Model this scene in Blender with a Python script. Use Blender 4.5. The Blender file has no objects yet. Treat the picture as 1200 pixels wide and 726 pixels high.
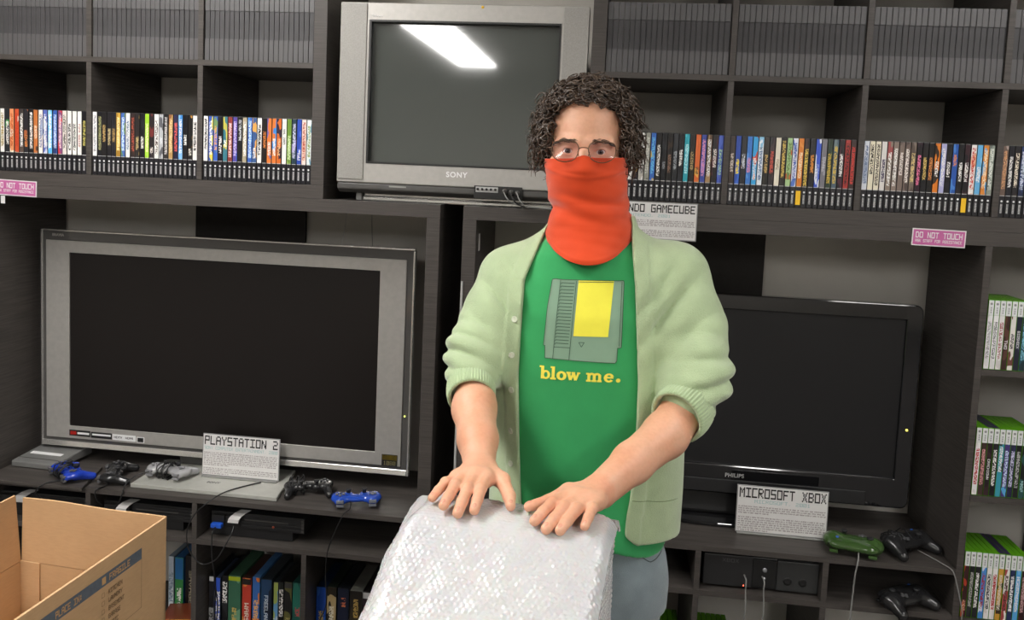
import bpy, bmesh, math, random
import numpy as np
from mathutils import Vector, Matrix
from mathutils.bvhtree import BVHTree
random.seed(7)
rng = np.random.default_rng(11)
COL = bpy.context.scene.collection
PI = math.pi

# ------------------------------------------------------------------ materials
def hexc(h):
    h = h.lstrip('#')
    c = [int(h[i:i+2], 16)/255 for i in (0, 2, 4)]
    return tuple((x/12.92 if x <= .04045 else ((x+.055)/1.055)**2.4) for x in c)

class NT:
    def __init__(s, name):
        s.m = bpy.data.materials.new(name); s.m.use_nodes = True
        s.t = s.m.node_tree; s.b = s.t.nodes['Principled BSDF']
    def n(s, typ, **kw):
        x = s.t.nodes.new(typ)
        for k, v in kw.items(): setattr(x, k, v)
        return x
    def l(s, a, b): s.t.links.new(a, b)
    def set(s, **kw):
        for k, v in kw.items():
            k = k.replace('_', ' ')
            for key in s.b.inputs.keys():
                if key.lower() == k.lower(): s.b.inputs[key].default_value = v
        return s
    def noise(s, scale, detail=3, coord='Object', stretch=None, rough=.5):
        tc = s.n('ShaderNodeTexCoord'); o = tc.outputs[coord]
        if stretch:
            mp = s.n('ShaderNodeMapping'); mp.inputs['Scale'].default_value = stretch
            s.l(o, mp.inputs[0]); o = mp.outputs[0]
        nz = s.n('ShaderNodeTexNoise'); nz.inputs['Scale'].default_value = scale; nz.inputs['Detail'].default_value = detail
        nz.inputs['Roughness'].default_value = rough
        s.l(o, nz.inputs['Vector']); return nz
    def ramp(s, fac, stops):
        r = s.n('ShaderNodeValToRGB'); e = r.color_ramp.elements
        while len(e) < len(stops): e.new(.5)
        for el, (p, c) in zip(e, stops): el.position = p; el.color = (*c[:3], 1)
        s.l(fac, r.inputs[0]); return r.outputs[0]
    def bump(s, fac, strength=.2, dist=.002):
        b = s.n('ShaderNodeBump'); b.inputs['Strength'].default_value = strength; b.inputs['Distance'].default_value = dist
        s.l(fac, b.inputs['Height']); s.l(b.outputs[0], s.b.inputs['Normal'])

MATS = {}
def mat(name, color, rough=.5, metal=0., var=.12, scale=40, bump=0., bscale=None, stretch=None, spec=.5, coat=0., emit=None, estr=1., coord='Object', dist=.001):
    if name in MATS: return MATS[name]
    if isinstance(color, str): color = hexc(color)
    t = NT(name); t.set(Roughness=rough, Metallic=metal)
    t.b.inputs['Specular IOR Level'].default_value = spec
    t.b.inputs['Coat Weight'].default_value = coat
    if var > 0:
        nz = t.noise(scale, stretch=stretch, coord=coord)
        c = t.ramp(nz.outputs['Fac'], [(.3, [x*(1-var) for x in color]), (.7, [min(1, x*(1+var)) for x in color])])
        t.l(c, t.b.inputs['Base Color'])
    else: t.b.inputs['Base Color'].default_value = (*color, 1)
    if bump > 0:
        nz2 = t.noise(bscale or scale*4, stretch=stretch, coord=coord); t.bump(nz2.outputs['Fac'], bump, dist)
    if emit is not None:
        e = hexc(emit) if isinstance(emit, str) else emit
        t.b.inputs['Emission Color'].default_value = (*e, 1); t.b.inputs['Emission Strength'].default_value = estr
    MATS[name] = t.m; return t.m

# ------------------------------------------------------------------ objects
def link(o, parent=None):
    COL.objects.link(o)
    if parent is not None: o.parent = parent
    return o
def tag(o, label=None, cat=None, group=None, kind=None):
    if label: o['label'] = label
    if cat: o['category'] = cat
    if group: o['group'] = group
    if kind: o['kind'] = kind
    return o
def thing(name, label, cat, loc=(0, 0, 0), rz=0., group=None, rot=None):
    o = bpy.data.objects.new(name, None); o.empty_display_size = .05
    o.location = loc; o.rotation_euler = rot if rot else (0, 0, rz)
    COL.objects.link(o); return tag(o, label, cat, group)
def np_mesh(name, V, F, smooth=False):
    """V (n,3) array, F list of faces or (m,4)/(m,3) array"""
    me = bpy.data.meshes.new(name)
    if isinstance(F, np.ndarray):
        n = F.shape[1]; V = np.asarray(V, dtype=np.float32)
        me.vertices.add(len(V)); me.vertices.foreach_set('co', V.ravel())
        me.loops.add(F.size); me.loops.foreach_set('vertex_index', F.astype(np.int32).ravel())
        me.polygons.add(len(F)); me.polygons.foreach_set('loop_start', np.arange(0, F.size, n, dtype=np.int32))
        me.update(calc_edges=True)
    else:
        me.from_pydata([tuple(v) for v in V], [], F); me.update()
    if smooth: me.polygons.foreach_set('use_smooth', np.ones(len(me.polygons), dtype=bool))
    return me
class MB:
    """collects shapes; build() links them as ONE mesh object"""
    def __init__(s): s.V = []; s.F = []; s.S = []
    def add(s, V, F, smooth=False):
        b = len(s.V); s.V += [tuple(v) for v in V]; s.F += [tuple(i+b for i in f) for f in F]; s.S += [smooth]*len(F); return s
    def box(s, x0, x1, y0, y1, z0, z1, M=None, c=0.):
        """box with chamfered edges c"""
        if c <= 0:
            V = [(x, y, z) for z in (z0, z1) for y in (y0, y1) for x in (x0, x1)]
            F = [(0, 2, 3, 1), (4, 5, 7, 6), (0, 1, 5, 4), (2, 6, 7, 3), (0, 4, 6, 2), (1, 3, 7, 5)]
        else:
            bm = bmesh.new(); vs = [bm.verts.new((x, y, z)) for z in (z0, z1) for y in (y0, y1) for x in (x0, x1)]
            for f in [(0, 2, 3, 1), (4, 5, 7, 6), (0, 1, 5, 4), (2, 6, 7, 3), (0, 4, 6, 2), (1, 3, 7, 5)]: bm.faces.new([vs[i] for i in f])
            bmesh.ops.bevel(bm, geom=bm.edges[:], offset=c, segments=2, profile=.6, affect='EDGES')
            bm.verts.index_update(); V = [v.co[:] for v in bm.verts]; F = [[v.index for v in f.verts] for f in bm.faces]; bm.free()
        if M is not None: V = [(M @ Vector(v))[:] for v in V]
        return s.add(V, F)
    def prism(s, pts, z0, z1, axis='z', M=None):
        """pts 2D polygon (ccw), extruded; axis y: pts are (x,z), x: pts are (y,z)"""
        n = len(pts)
        def m(p, h):
            return (p[0], p[1], h) if axis == 'z' else ((p[0], h, p[1]) if axis == 'y' else (h, p[0], p[1]))
        V = [m(p, z0) for p in pts]+[m(p, z1) for p in pts]
        F = [tuple(range(n))[::-1], tuple(range(n, 2*n))]+[(i, (i+1) % n, n+(i+1) % n, n+i) for i in range(n)]
        if M is not None: V = [(M @ Vector(v))[:] for v in V]
        return s.add(V, F)
    def tube(s, pts, r, seg=8, closed=False, cap=True, smooth=True, rads=None):
        pts = [Vector(p) for p in pts]; n = len(pts); V = []; F = []
        up = None
        for i, p in enumerate(pts):
            if closed: d = pts[(i+1) % n]-pts[i-1]
            else: d = pts[min(i+1, n-1)]-pts[max(i-1, 0)]
            d = d.normalized() if d.length > 1e-9 else Vector((0, 0, 1))
            if up is None: up = d.orthogonal().normalized()
            up = (up-d*up.dot(d)); up = up.normalized() if up.length > 1e-6 else d.orthogonal().normalized()
            w = d.cross(up); rr = rads[i] if rads is not None else r
            for k in range(seg):
                a = 2*PI*k/seg; V.append((p+(up*math.cos(a)+w*math.sin(a))*rr)[:])
        m = n if closed else n-1
        for i in range(m):
            for k in range(seg):
                a = i*seg+k; b = i*seg+(k+1) % seg; c = ((i+1) % n)*seg+(k+1) % seg; d2 = ((i+1) % n)*seg+k
                F.append((a, b, c, d2))
        if cap and not closed: F += [tuple(range(seg))[::-1], tuple(range((n-1)*seg, n*seg))]
        return s.add(V, F, smooth)
    def lathe(s, prof, M=None, seg=20, smooth=True):
        """prof [(r,z)...] around z"""
        V = []; F = []; n = len(prof)
        for r, z in prof:
            for k in range(seg): a = 2*PI*k/seg; V.append((r*math.cos(a), r*math.sin(a), z))
        for i in range(n-1):
            for k in range(seg): F.append((i*seg+k, i*seg+(k+1) % seg, (i+1)*seg+(k+1) % seg, (i+1)*seg+k))
        F += [tuple(range(seg))[::-1], tuple(range((n-1)*seg, n*seg))]
        if M is not None: V = [(M @ Vector(v))[:] for v in V]
        return s.add(V, F, smooth)
    def quad(s, a, b, c, d): return s.add([a, b, c, d], [(0, 1, 2, 3)])
    def build(s, name, m, parent=None, world=False, bevel=0., sub=0, label=None):
        V = s.V
        if world and parent is not None:
            inv = parent.matrix_basis.inverted()
            if parent.parent is not None: inv = inv @ parent.parent.matrix_basis.inverted()
            V = [(inv @ Vector(v))[:] for v in V]
        me = bpy.data.meshes.new(name); me.from_pydata(V, [], s.F); me.update()
        if any(s.S): me.polygons.foreach_set('use_smooth', s.S)
        o = bpy.data.objects.new(name, me)
        if m is not None: me.materials.append(m)
        link(o, parent)
        if bevel > 0:
            b = o.modifiers.new('bevel', 'BEVEL'); b.width = bevel; b.segments = 2; b.limit_method = 'ANGLE'; b.angle_limit = .7
        if sub:
            b = o.modifiers.new('sub', 'SUBSURF'); b.levels = sub; b.render_levels = sub
        if label: o['label'] = label
        return o
def arr_obj(name, V, F, m, parent=None, smooth=True, world=True, label=None):
    V = np.asarray(V, dtype=np.float32)
    if world and parent is not None:
        p = np.array(parent.matrix_basis.translation)
        if parent.parent is not None: p = p+np.array(parent.parent.matrix_basis.translation)
        V = V-p.astype(np.float32)
    me = np_mesh(name, V, F, smooth); me.materials.append(m)
    o = bpy.data.objects.new(name, me); link(o, parent)
    if label: o['label'] = label
    return o
def spline(pts, n=8, closed=False):
    """Catmull-Rom through pts"""
    P = [Vector(p) for p in pts]; m = len(P); out = []
    for i in range(m if closed else m-1):
        if closed: a, b, c, d = P[i-1], P[i], P[(i+1) % m], P[(i+2) % m]
        else: a, b, c, d = P[max(i-1, 0)], P[i], P[i+1], P[min(i+2, m-1)]
        for k in range(n):
            t = k/n
            out.append((.5*((2*b)+(c-a)*t+(2*a-5*b+4*c-d)*t*t+(3*b-a-3*c+d)*t**3))[:])
    if not closed: out.append(P[-1][:])
    return out
def copy_tree(o, parent=None):
    c = o.copy(); COL.objects.link(c)
    if parent is not None: c.parent = parent
    for ch in o.children: copy_tree(ch, c)
    return c
def Tm(loc, rz=0, ry=0, rx=0):
    return Matrix.Translation(loc) @ Matrix.Rotation(rz, 4, 'Z') @ Matrix.Rotation(ry, 4, 'Y') @ Matrix.Rotation(rx, 4, 'X')

# ------------------------------------------------------------------ pixel lettering
FONT = {
'A':'01110 10001 10001 11111 10001 10001 10001','B':'11110 10001 10001 11110 10001 10001 11110','C':'11111 10000 10000 10000 10000 10000 11111',
'D':'11110 10001 10001 10001 10001 10001 11110','E':'11111 10000 10000 11110 10000 10000 11111','F':'11111 10000 10000 11110 10000 10000 10000',
'G':'11111 10000 10000 10111 10001 10001 11111','H':'10001 10001 10001 11111 10001 10001 10001','I':'11111 00100 00100 00100 00100 00100 11111',
'J':'00001 00001 00001 00001 00001 10001 01110','K':'10001 10010 10100 11000 10100 10010 10001','L':'10000 10000 10000 10000 10000 10000 11111',
'M':'10001 11011 10101 10101 10001 10001 10001','N':'10001 11001 11001 10101 10011 10011 10001','O':'11111 10001 10001 10001 10001 10001 11111',
'P':'11111 10001 10001 11111 10000 10000 10000','Q':'11111 10001 10001 10001 10101 10010 11101','R':'11110 10001 10001 11110 10100 10010 10001',
'S':'11111 10000 10000 11111 00001 00001 11111','T':'11111 00100 00100 00100 00100 00100 00100','U':'10001 10001 10001 10001 10001 10001 11111',
'V':'10001 10001 10001 10001 01010 01010 00100','W':'10001 10001 10001 10101 10101 11011 10001','X':'10001 01010 01010 00100 01010 01010 10001',
'Y':'10001 10001 01010 00100 00100 00100 00100','Z':'11111 00001 00010 00100 01000 10000 11111','0':'11111 10001 10011 10101 11001 10001 11111',
'1':'00100 01100 00100 00100 00100 00100 01110','2':'11110 00001 00001 01110 10000 10000 11111','5':'11111 10000 11110 00001 00001 10001 01110','6':'01110 10000 11110 10001 10001 10001 01110',
'8':'01110 10001 10001 01110 10001 10001 01110','3':'11110 00001 00001 01110 00001 00001 11110','9':'01110 10001 10001 01111 00001 00001 01110','4':'10001 10001 10001 11111 00001 00001 00001','7':'11111 00001 00010 00010 00100 00100 00100',
',':'00000 00000 00000 00000 00000 00100 01000','.':'00000 00000 00000 00000 00000 01100 01100',':':'00000 01100 01100 00000 01100 01100 00000','-':'00000 00000 00000 01110 00000 00000 00000','/':'00001 00001 00010 00100 01000 10000 10000'}
def pixel_text(mb, txt, x0, z1, w, h, M, bold=1.0, flip=False):
    """letters on local plane x (right) z (up) at y=0, filling w x h from top-left (x0,z1)"""
    n = len(txt); cw = w/(n*6-1); chh = h/7
    for i, ch in enumerate(txt):
        if ch == ' ' or ch not in FONT: continue
        for r, row in enumerate(FONT[ch].split()):
            c = 0
            while c < 5:
                if row[c] == '1':
                    e = c
                    while e+1 < 5 and row[e+1] == '1': e += 1
                    xa = x0+(i*6+c)*cw; xb = x0+(i*6+e+1)*cw
                    za = z1-r*chh+chh*(bold-1)*.5; zb = z1-(r+1)*chh-chh*(bold-1)*.5
                    xa -= cw*(bold-1)*.5; xb += cw*(bold-1)*.5
                    V = [M @ Vector(p) for p in ((xa, 0, zb), (xb, 0, zb), (xb, 0, za), (xa, 0, za))]
                    mb.add([v[:] for v in V], [(0, 1, 2, 3)]); c = e+1
                else: c += 1
    return mb
def font_text(txt, size, M, name, m, parent=None, extrude=.0004, offset=0., align='CENTER', shear=0., spacing=1.):
    cu = bpy.data.curves.new(name, 'FONT'); cu.body = txt; cu.size = size; cu.extrude = extrude; cu.offset = offset
    cu.align_x = align; cu.align_y = 'CENTER'; cu.shear = shear; cu.space_character = spacing
    o = bpy.data.objects.new(name+'_tmp', cu); COL.objects.link(o)
    bpy.context.view_layer.update()
    me = bpy.data.meshes.new_from_object(o.evaluated_get(bpy.context.evaluated_depsgraph_get()))
    bpy.data.objects.remove(o); bpy.data.curves.remove(cu)
    me.transform(M); me.materials.clear(); me.materials.append(m)
    r = bpy.data.objects.new(name, me); me.name = name
    return link(r, parent)
# text faces -y (towards the camera): plane x right, z up
FACE = Matrix.Rotation(PI/2, 4, 'X')

# ------------------------------------------------------------------ implicit surfaces
def smin(a, b, k):
    h = np.maximum(k-np.abs(a-b), 0)/k
    return np.minimum(a, b)-h*h*k*.25
class SDF:
    def __init__(s, xs, ys, zs):
        s.x, s.y, s.z = [np.asarray(a, dtype=np.float32) for a in (xs, ys, zs)]
        s.F = np.full((len(xs), len(ys), len(zs)), .3, dtype=np.float32)
    def sl(s, lo, hi):
        r = []
        for a, l, h in zip((s.x, s.y, s.z), lo, hi):
            r.append(slice(max(0, int(np.searchsorted(a, l))-1), int(np.searchsorted(a, h))+1))
        return tuple(r)
    def grid(s, q): return s.x[q[0]][:, None, None], s.y[q[1]][None, :, None], s.z[q[2]][None, None, :]
    def add(s, fn, lo, hi, k=.01):
        q = s.sl(lo, hi)
        if any(w.stop-w.start <= 0 for w in q): return s
        d = fn(*s.grid(q)).astype(np.float32)
        s.F[q] = smin(s.F[q], d, k) if k > 0 else np.minimum(s.F[q], d); return s
    def cut(s, fn, lo, hi, k=.004):
        q = s.sl(lo, hi); d = -fn(*s.grid(q)).astype(np.float32); A = s.F[q]
        s.F[q] = -smin(-A, -d, k) if k > 0 else np.maximum(A, d); return s
    def disp(s, fn, lo, hi):
        q = s.sl(lo, hi); s.F[q] += fn(*s.grid(q)).astype(np.float32); return s
    def cone(s, a, b, ra, rb, k=.01, scale=None):
        a = np.array(a, float); b = np.array(b, float); m = max(ra, rb)+k+.012
        lo = np.minimum(a, b)-m; hi = np.maximum(a, b)+m
        return s.add(lambda X, Y, Z: f_cone(X, Y, Z, a, b, ra, rb), lo, hi, k)
    def chain(s, pts, rs, k=.01):
        for i in range(len(pts)-1): s.cone(pts[i], pts[i+1], rs[i], rs[i+1], k)
        return s
    def ell(s, c, r, k=.01, R=None):
        c = np.array(c, float); m = max(r)+k+.012
        return s.add(lambda X, Y, Z: f_ell(X, Y, Z, c, r, R), c-m, c+m, k)
    def ellcut(s, c, r, k=.004, R=None):
        c = np.array(c, float); m = max(r)+k+.012
        return s.cut(lambda X, Y, Z: f_ell(X, Y, Z, c, r, R), c-m, c+m, k)
def f_cone(X, Y, Z, a, b, ra, rb):
    d = b-a; L = d@d
    t = np.clip(((X-a[0])*d[0]+(Y-a[1])*d[1]+(Z-a[2])*d[2])/L, 0, 1)
    return np.sqrt((X-a[0]-t*d[0])**2+(Y-a[1]-t*d[1])**2+(Z-a[2]-t*d[2])**2)-(ra+t*(rb-ra))
def f_ell(X, Y, Z, c, r, R=None):
    x, y, z = X-c[0], Y-c[1], Z-c[2]
    if R is not None:
        R = np.array(R)
        x, y, z = [R[0, i]*x+R[1, i]*y+R[2, i]*z for i in range(3)]
    k0 = np.sqrt((x/r[0])**2+(y/r[1])**2+(z/r[2])**2)
    k1 = np.sqrt((x/r[0]**2)**2+(y/r[1]**2)**2+(z/r[2]**2)**2)
    return k0*(k0-1)/np.maximum(k1, 1e-6)
def f_loft(X, Y, Z, T, pw=2.4):
    """T rows (z, cx, cy, a, b): horizontal super-ellipse sections"""
    T = np.asarray(T); z = Z
    g = lambda j: np.interp(z, T[:, 0], T[:, j])
    x = np.abs(X-g(1)); y = np.abs(Y-g(2)); a = g(3); b = g(4)
    k = ((x/a)**pw+(y/b)**pw)**(1/pw)
    d = (k-1)*np.minimum(a, b)*.92
    dz = np.maximum(T[0, 0]-z, z-T[-1, 0])
    return np.maximum(d, dz)
def surface_nets(S):
    F = S.F; xs, ys, zs = S.x, S.y, S.z
    I = F < 0
    cnt = np.zeros(tuple(n-1 for n in F.shape), dtype=np.uint8)
    cs = [(i, j, k) for i in (0, 1) for j in (0, 1) for k in (0, 1)]
    n0, n1, n2 = cnt.shape
    for i, j, k in cs: cnt += I[i:i+n0, j:j+n1, k:k+n2]
    A = np.argwhere((cnt > 0) & (cnt < 8)); del cnt
    N = len(A); a0, a1, a2 = A.T
    val = np.stack([F[a0+i, a1+j, a2+k] for i, j, k in cs], 1)
    pos = np.stack([np.stack([xs[a0+i], ys[a1+j], zs[a2+k]], 1) for i, j, k in cs], 1)
    acc = np.zeros((N, 3)); w = np.zeros(N)
    for p in range(8):
        for q in range(p+1, 8):
            if sum(abs(u-v) for u, v in zip(cs[p], cs[q])) != 1: continue
            va, vb = val[:, p], val[:, q]; m = (va < 0) != (vb < 0)
            t = va[m]/(va[m]-vb[m])
            acc[m] += pos[m, p]+(pos[m, q]-pos[m, p])*t[:, None]; w[m] += 1
    V = acc/w[:, None]
    idx = np.full((n0, n1, n2), -1, dtype=np.int32); idx[a0, a1, a2] = np.arange(N)
    Q = []
    for ax in range(3):
        o = [slice(None)]*3; o2 = list(o); o[ax] = slice(0, -1); o2[ax] = slice(1, None)
        ch = np.argwhere(I[tuple(o)] != I[tuple(o2)])
        b, c = [(1, 2), (2, 0), (0, 1)][ax]
        ch = ch[(ch[:, b] > 0) & (ch[:, c] > 0) & (ch[:, b] < F.shape[b]-1) & (ch[:, c] < F.shape[c]-1)]
        eb = np.zeros(3, int); eb[b] = 1; ec = np.zeros(3, int); ec[c] = 1
        g = lambda P: idx[P[:, 0], P[:, 1], P[:, 2]]
        q = np.stack([g(ch-eb-ec), g(ch-ec), g(ch), g(ch-eb)], 1)
        ins = I[ch[:, 0], ch[:, 1], ch[:, 2]]
        q[~ins] = q[~ins][:, ::-1]; Q.append(q)
    Q = np.concatenate(Q); Q = Q[(Q >= 0).all(1)]
    return V.astype(np.float32), Q
def keep_largest(V, Q):
    return V, Q
def smooth_mesh(V, Q, it=2, lam=.5):
    e = np.concatenate([Q[:, [0, 1]], Q[:, [1, 2]], Q[:, [2, 3]], Q[:, [3, 0]]]); e = np.concatenate([e, e[:, ::-1]])
    deg = np.bincount(e[:, 0], minlength=len(V))[:, None].clip(1)
    for _ in range(it):
        S = np.stack([np.bincount(e[:, 0], weights=V[e[:, 1], i], minlength=len(V)) for i in range(3)], 1)/deg
        V = V+lam*(S-V)
    return V.astype(np.float32)
def vnoise(seed, n=6, f0=20., f1=60.):
    """cheap smooth 3-D noise: sum of random plane waves"""
    r = np.random.default_rng(seed); W = r.normal(size=(n, 3)); W /= np.linalg.norm(W, axis=1)[:, None]
    W *= r.uniform(f0, f1, n)[:, None]; ph = r.uniform(0, 6.28, n)
    return lambda X, Y, Z: sum(np.sin(W[i, 0]*X+W[i, 1]*Y+W[i, 2]*Z+ph[i]) for i in range(n))/n**.5
def cells(*segs):
    """piecewise spacing: (start, end, step)..."""
    out = []
    for a, b, h in segs: out += list(np.linspace(a, b, max(1, int(round((b-a)/h))), endpoint=False))
    out.append(segs[-1][1]); return np.array(out)
# ------------------------------------------------------------------ room shell and lights
WALLM = mat('wall_paint', (.60, .57, .52), .8, var=.05, scale=6, bump=.1, bscale=160)
CEILM = mat('ceiling_tile', (.72, .70, .66), .9, var=.05, scale=30, bump=.3, bscale=260)
FLOORM = mat('floor_carpet', (.16, .15, .145), .95, var=.2, scale=180, bump=.5, bscale=500)
TRIMM = mat('trim_paint', (.3, .29, .28), .5, var=.05)
X0, X1, Y0, Y1, ZC = -3.2, 4.2, -7.0, .40, 2.60
def struct(name, mb, m): o = mb.build(name, m); o['kind'] = 'structure'; return o
struct('floor', MB().box(X0-.1, X1+.1, Y0-.1, Y1+.1, -.12, -.002), FLOORM)
cm = MB().box(X0-.1, X1+.1, Y0-.1, Y1+.1, ZC, ZC+.1)
struct('ceiling', cm, CEILM)
struct('wall_back', MB().box(X0-.1, X1+.1, Y1, Y1+.12, -.002, ZC), WALLM)
struct('wall_front', MB().box(X0-.1, X1+.1, Y0-.12, Y0, -.002, ZC), WALLM)
struct('wall_left', MB().box(X0-.12, X0, Y0, Y1, -.002, ZC), WALLM)
struct('wall_right', MB().box(X1, X1+.12, Y0, Y1, -.002, ZC), WALLM)
for nm, b in (('baseboard_front', (X0, X1, Y0, Y0+.015, 0, .09)), ('baseboard_left', (X0, X0+.015, Y0, Y1, 0, .09)), ('baseboard_right', (X1-.015, X1, Y0, Y1, 0, .09))):
    struct(nm, MB().box(*b), TRIMM)
FIXM = mat('fixture_white', (.75, .75, .73), .4, var=.03)
DIFF = mat('fixture_diffuser', (.9, .9, .88), .4, var=0, emit=(1, .98, .95), estr=9.0)
def ceiling_light(x, y0, y1, label, DIFF=DIFF):
    t = thing('ceiling_light', label, 'light', (x, (y0+y1)/2, ZC), group='fluorescent ceiling lights')
    L = (y1-y0)/2; w = .18
    h = MB().box(-w-.02, w+.02, -L-.02, L+.02, -.03, -.001)
    h.build('housing', FIXM, t)
    MB().box(-w, w, -L, L, -.052, -.031, c=.008).build('diffuser', DIFF, t)
ceiling_light(-.47, -5.55, -3.30, 'long fluorescent ceiling light reflected in the tube television screen')
ceiling_light(2.2, -5.95, -3.52, 'long fluorescent ceiling light behind the camera on the right')
ceiling_light(-.47, -2.0, -.45, 'fluorescent ceiling light over the aisle on the left', mat('fixture_diffuser_warm', (.9, .9, .88), .4, var=0, emit=(1, .975, .94), estr=10.0))
ceiling_light(2.2, -2.0, -.45, 'fluorescent ceiling light over the aisle on the right', mat('fixture_diffuser_dim', (.9, .9, .88), .4, var=0, emit=(1, .98, .95), estr=4.5))
# ------------------------------------------------------------------ black-brown shelving units
BLK = mat('black_brown_veneer', (.064, .056, .051), .48, var=.28, scale=9, stretch=(1, 1, 30), bump=.05, bscale=60, spec=.35)
BLKH = mat('black_brown_veneer_horizontal', (.064, .056, .051), .48, var=.28, scale=9, stretch=(1, 6, 60), bump=.05, bscale=60, spec=.35)
D = .388
BACKM = mat('back_board_black', (.028, .025, .023), .6, var=.1, spec=.2)
CE = .0006
def bpart(root, nm, x0, x1, z0, z1, y0=0., y1=D, m=None):
    return MB().box(x0, x1, y0, y1, z0, z1, c=CE).build(nm, m or (BLK if (z1-z0) > (x1-x0) else BLKH), root, world=True)
DESK = .533; LOW = .404; BOT = .046
# lower left unit
u = thing('shelving_unit', 'black-brown shelving unit framing the silver flat television on the left', 'shelf', (-.345, 0, 0), group='black-brown shelving units')
bpart(u, 'top_board', -1.078, .388, 1.428, 1.466)
bpart(u, 'side_panel', -1.078, -1.039, 0, 1.4275); bpart(u, 'side_panel', .349, .388, 0, 1.4275)
bpart(u, 'bottom_board', -1.0385, .3485, .004, BOT)
bpart(u, 'desk_board', -1.0385, .3485, DESK-.016, DESK); bpart(u, 'shelf_board', -1.0385, .3485, LOW-.016, LOW)
for x in (-.704, -.353, -.002):
    bpart(u, 'divider', x, x+.016, LOW+.0005, DESK-.0165) if x < -.01 else None
    bpart(u, 'divider', x, x+.016, BOT+.0005, LOW-.0165)
bpart(u, 'back_board', -.548, -.155, DESK+.0005, 1.4275, D-.014, D, BACKM)
# lower right unit
u = thing('shelving_unit', 'black-brown shelving unit framing the black flat television on the right', 'shelf', (1.36, 0, 0), group='black-brown shelving units')
RX = 1.866; RX2 = 2.219
bpart(u, 'top_board', .455, RX2+.039, 1.428, 1.466)
bpart(u, 'side_panel', .455, .494, 0, 1.4275); bpart(u, 'side_panel', RX2, RX2+.039, 0, 1.4275)
bpart(u, 'divider', RX, RX+.018, BOT+.0005, 1.4275)
bpart(u, 'bottom_board', .4945, RX2-.0005, .004, BOT)
bpart(u, 'desk_board', .4945, RX-.0005, DESK-.014, DESK+.002); bpart(u, 'shelf_board', .4945, RX-.0005, LOW-.016, LOW)
for x in (.813, 1.164, 1.515):
    bpart(u, 'divider', x, x+.016, LOW+.0005, DESK-.0145); bpart(u, 'divider', x, x+.016, BOT+.0005, LOW-.0165)
for z in (1.0955, .7465, .399): bpart(u, 'shelf_board', RX+.0185, RX2-.0005, z-.016, z)
bpart(u, 'back_board', .985, 1.364, DESK+.003, 1.4275, D-.014, D, BACKM)
# upper left unit
ZB, ZM, ZT = 1.505, 1.856, 2.191
u = thing('shelving_unit', 'black-brown cube shelf of games above the silver television, left of the tube television', 'shelf', (-.52, 0, 1.4665), group='black-brown shelving units')
bpart(u, 'bottom_board', -1.076, .039, 1.4665, ZB); bpart(u, 'top_board', -1.076, .039, ZT, ZT+.039)
bpart(u, 'side_panel', -1.076, -1.037, ZB+.0005, ZT-.0005); bpart(u, 'side_panel', 0, .039, ZB+.0005, ZT-.0005)
bpart(u, 'shelf_board', -1.0365, -.0005, ZM-.016, ZM)
for x in (-.702, -.351):
    bpart(u, 'divider', x, x+.016, ZB+.0005, ZM-.0165); bpart(u, 'divider', x, x+.016, ZM+.0005, ZT-.0005)
# upper right unit
XR = .835
u = thing('shelving_unit', 'black-brown cube shelf of games behind the person, right of the tube television', 'shelf', (1.5, 0, 1.4665), group='black-brown shelving units')
XE = XR+4*.351-.016
bpart(u, 'bottom_board', XR-.039, XE+.039, 1.4665, ZB); bpart(u, 'top_board', XR-.039, XE+.039, ZT, ZT+.039)
bpart(u, 'side_panel', XR-.039, XR, ZB+.0005, ZT-.0005); bpart(u, 'side_panel', XE, XE+.039, ZB+.0005, ZT-.0005)
bpart(u, 'shelf_board', XR+.0005, XE-.0005, ZM-.016, ZM)
for k in (1, 2, 3):
    x = XR+k*.351-.016
    bpart(u, 'divider', x, x+.016, ZB+.0005, ZM-.0165); bpart(u, 'divider', x, x+.016, ZM+.0005, ZT-.0005)
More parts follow.
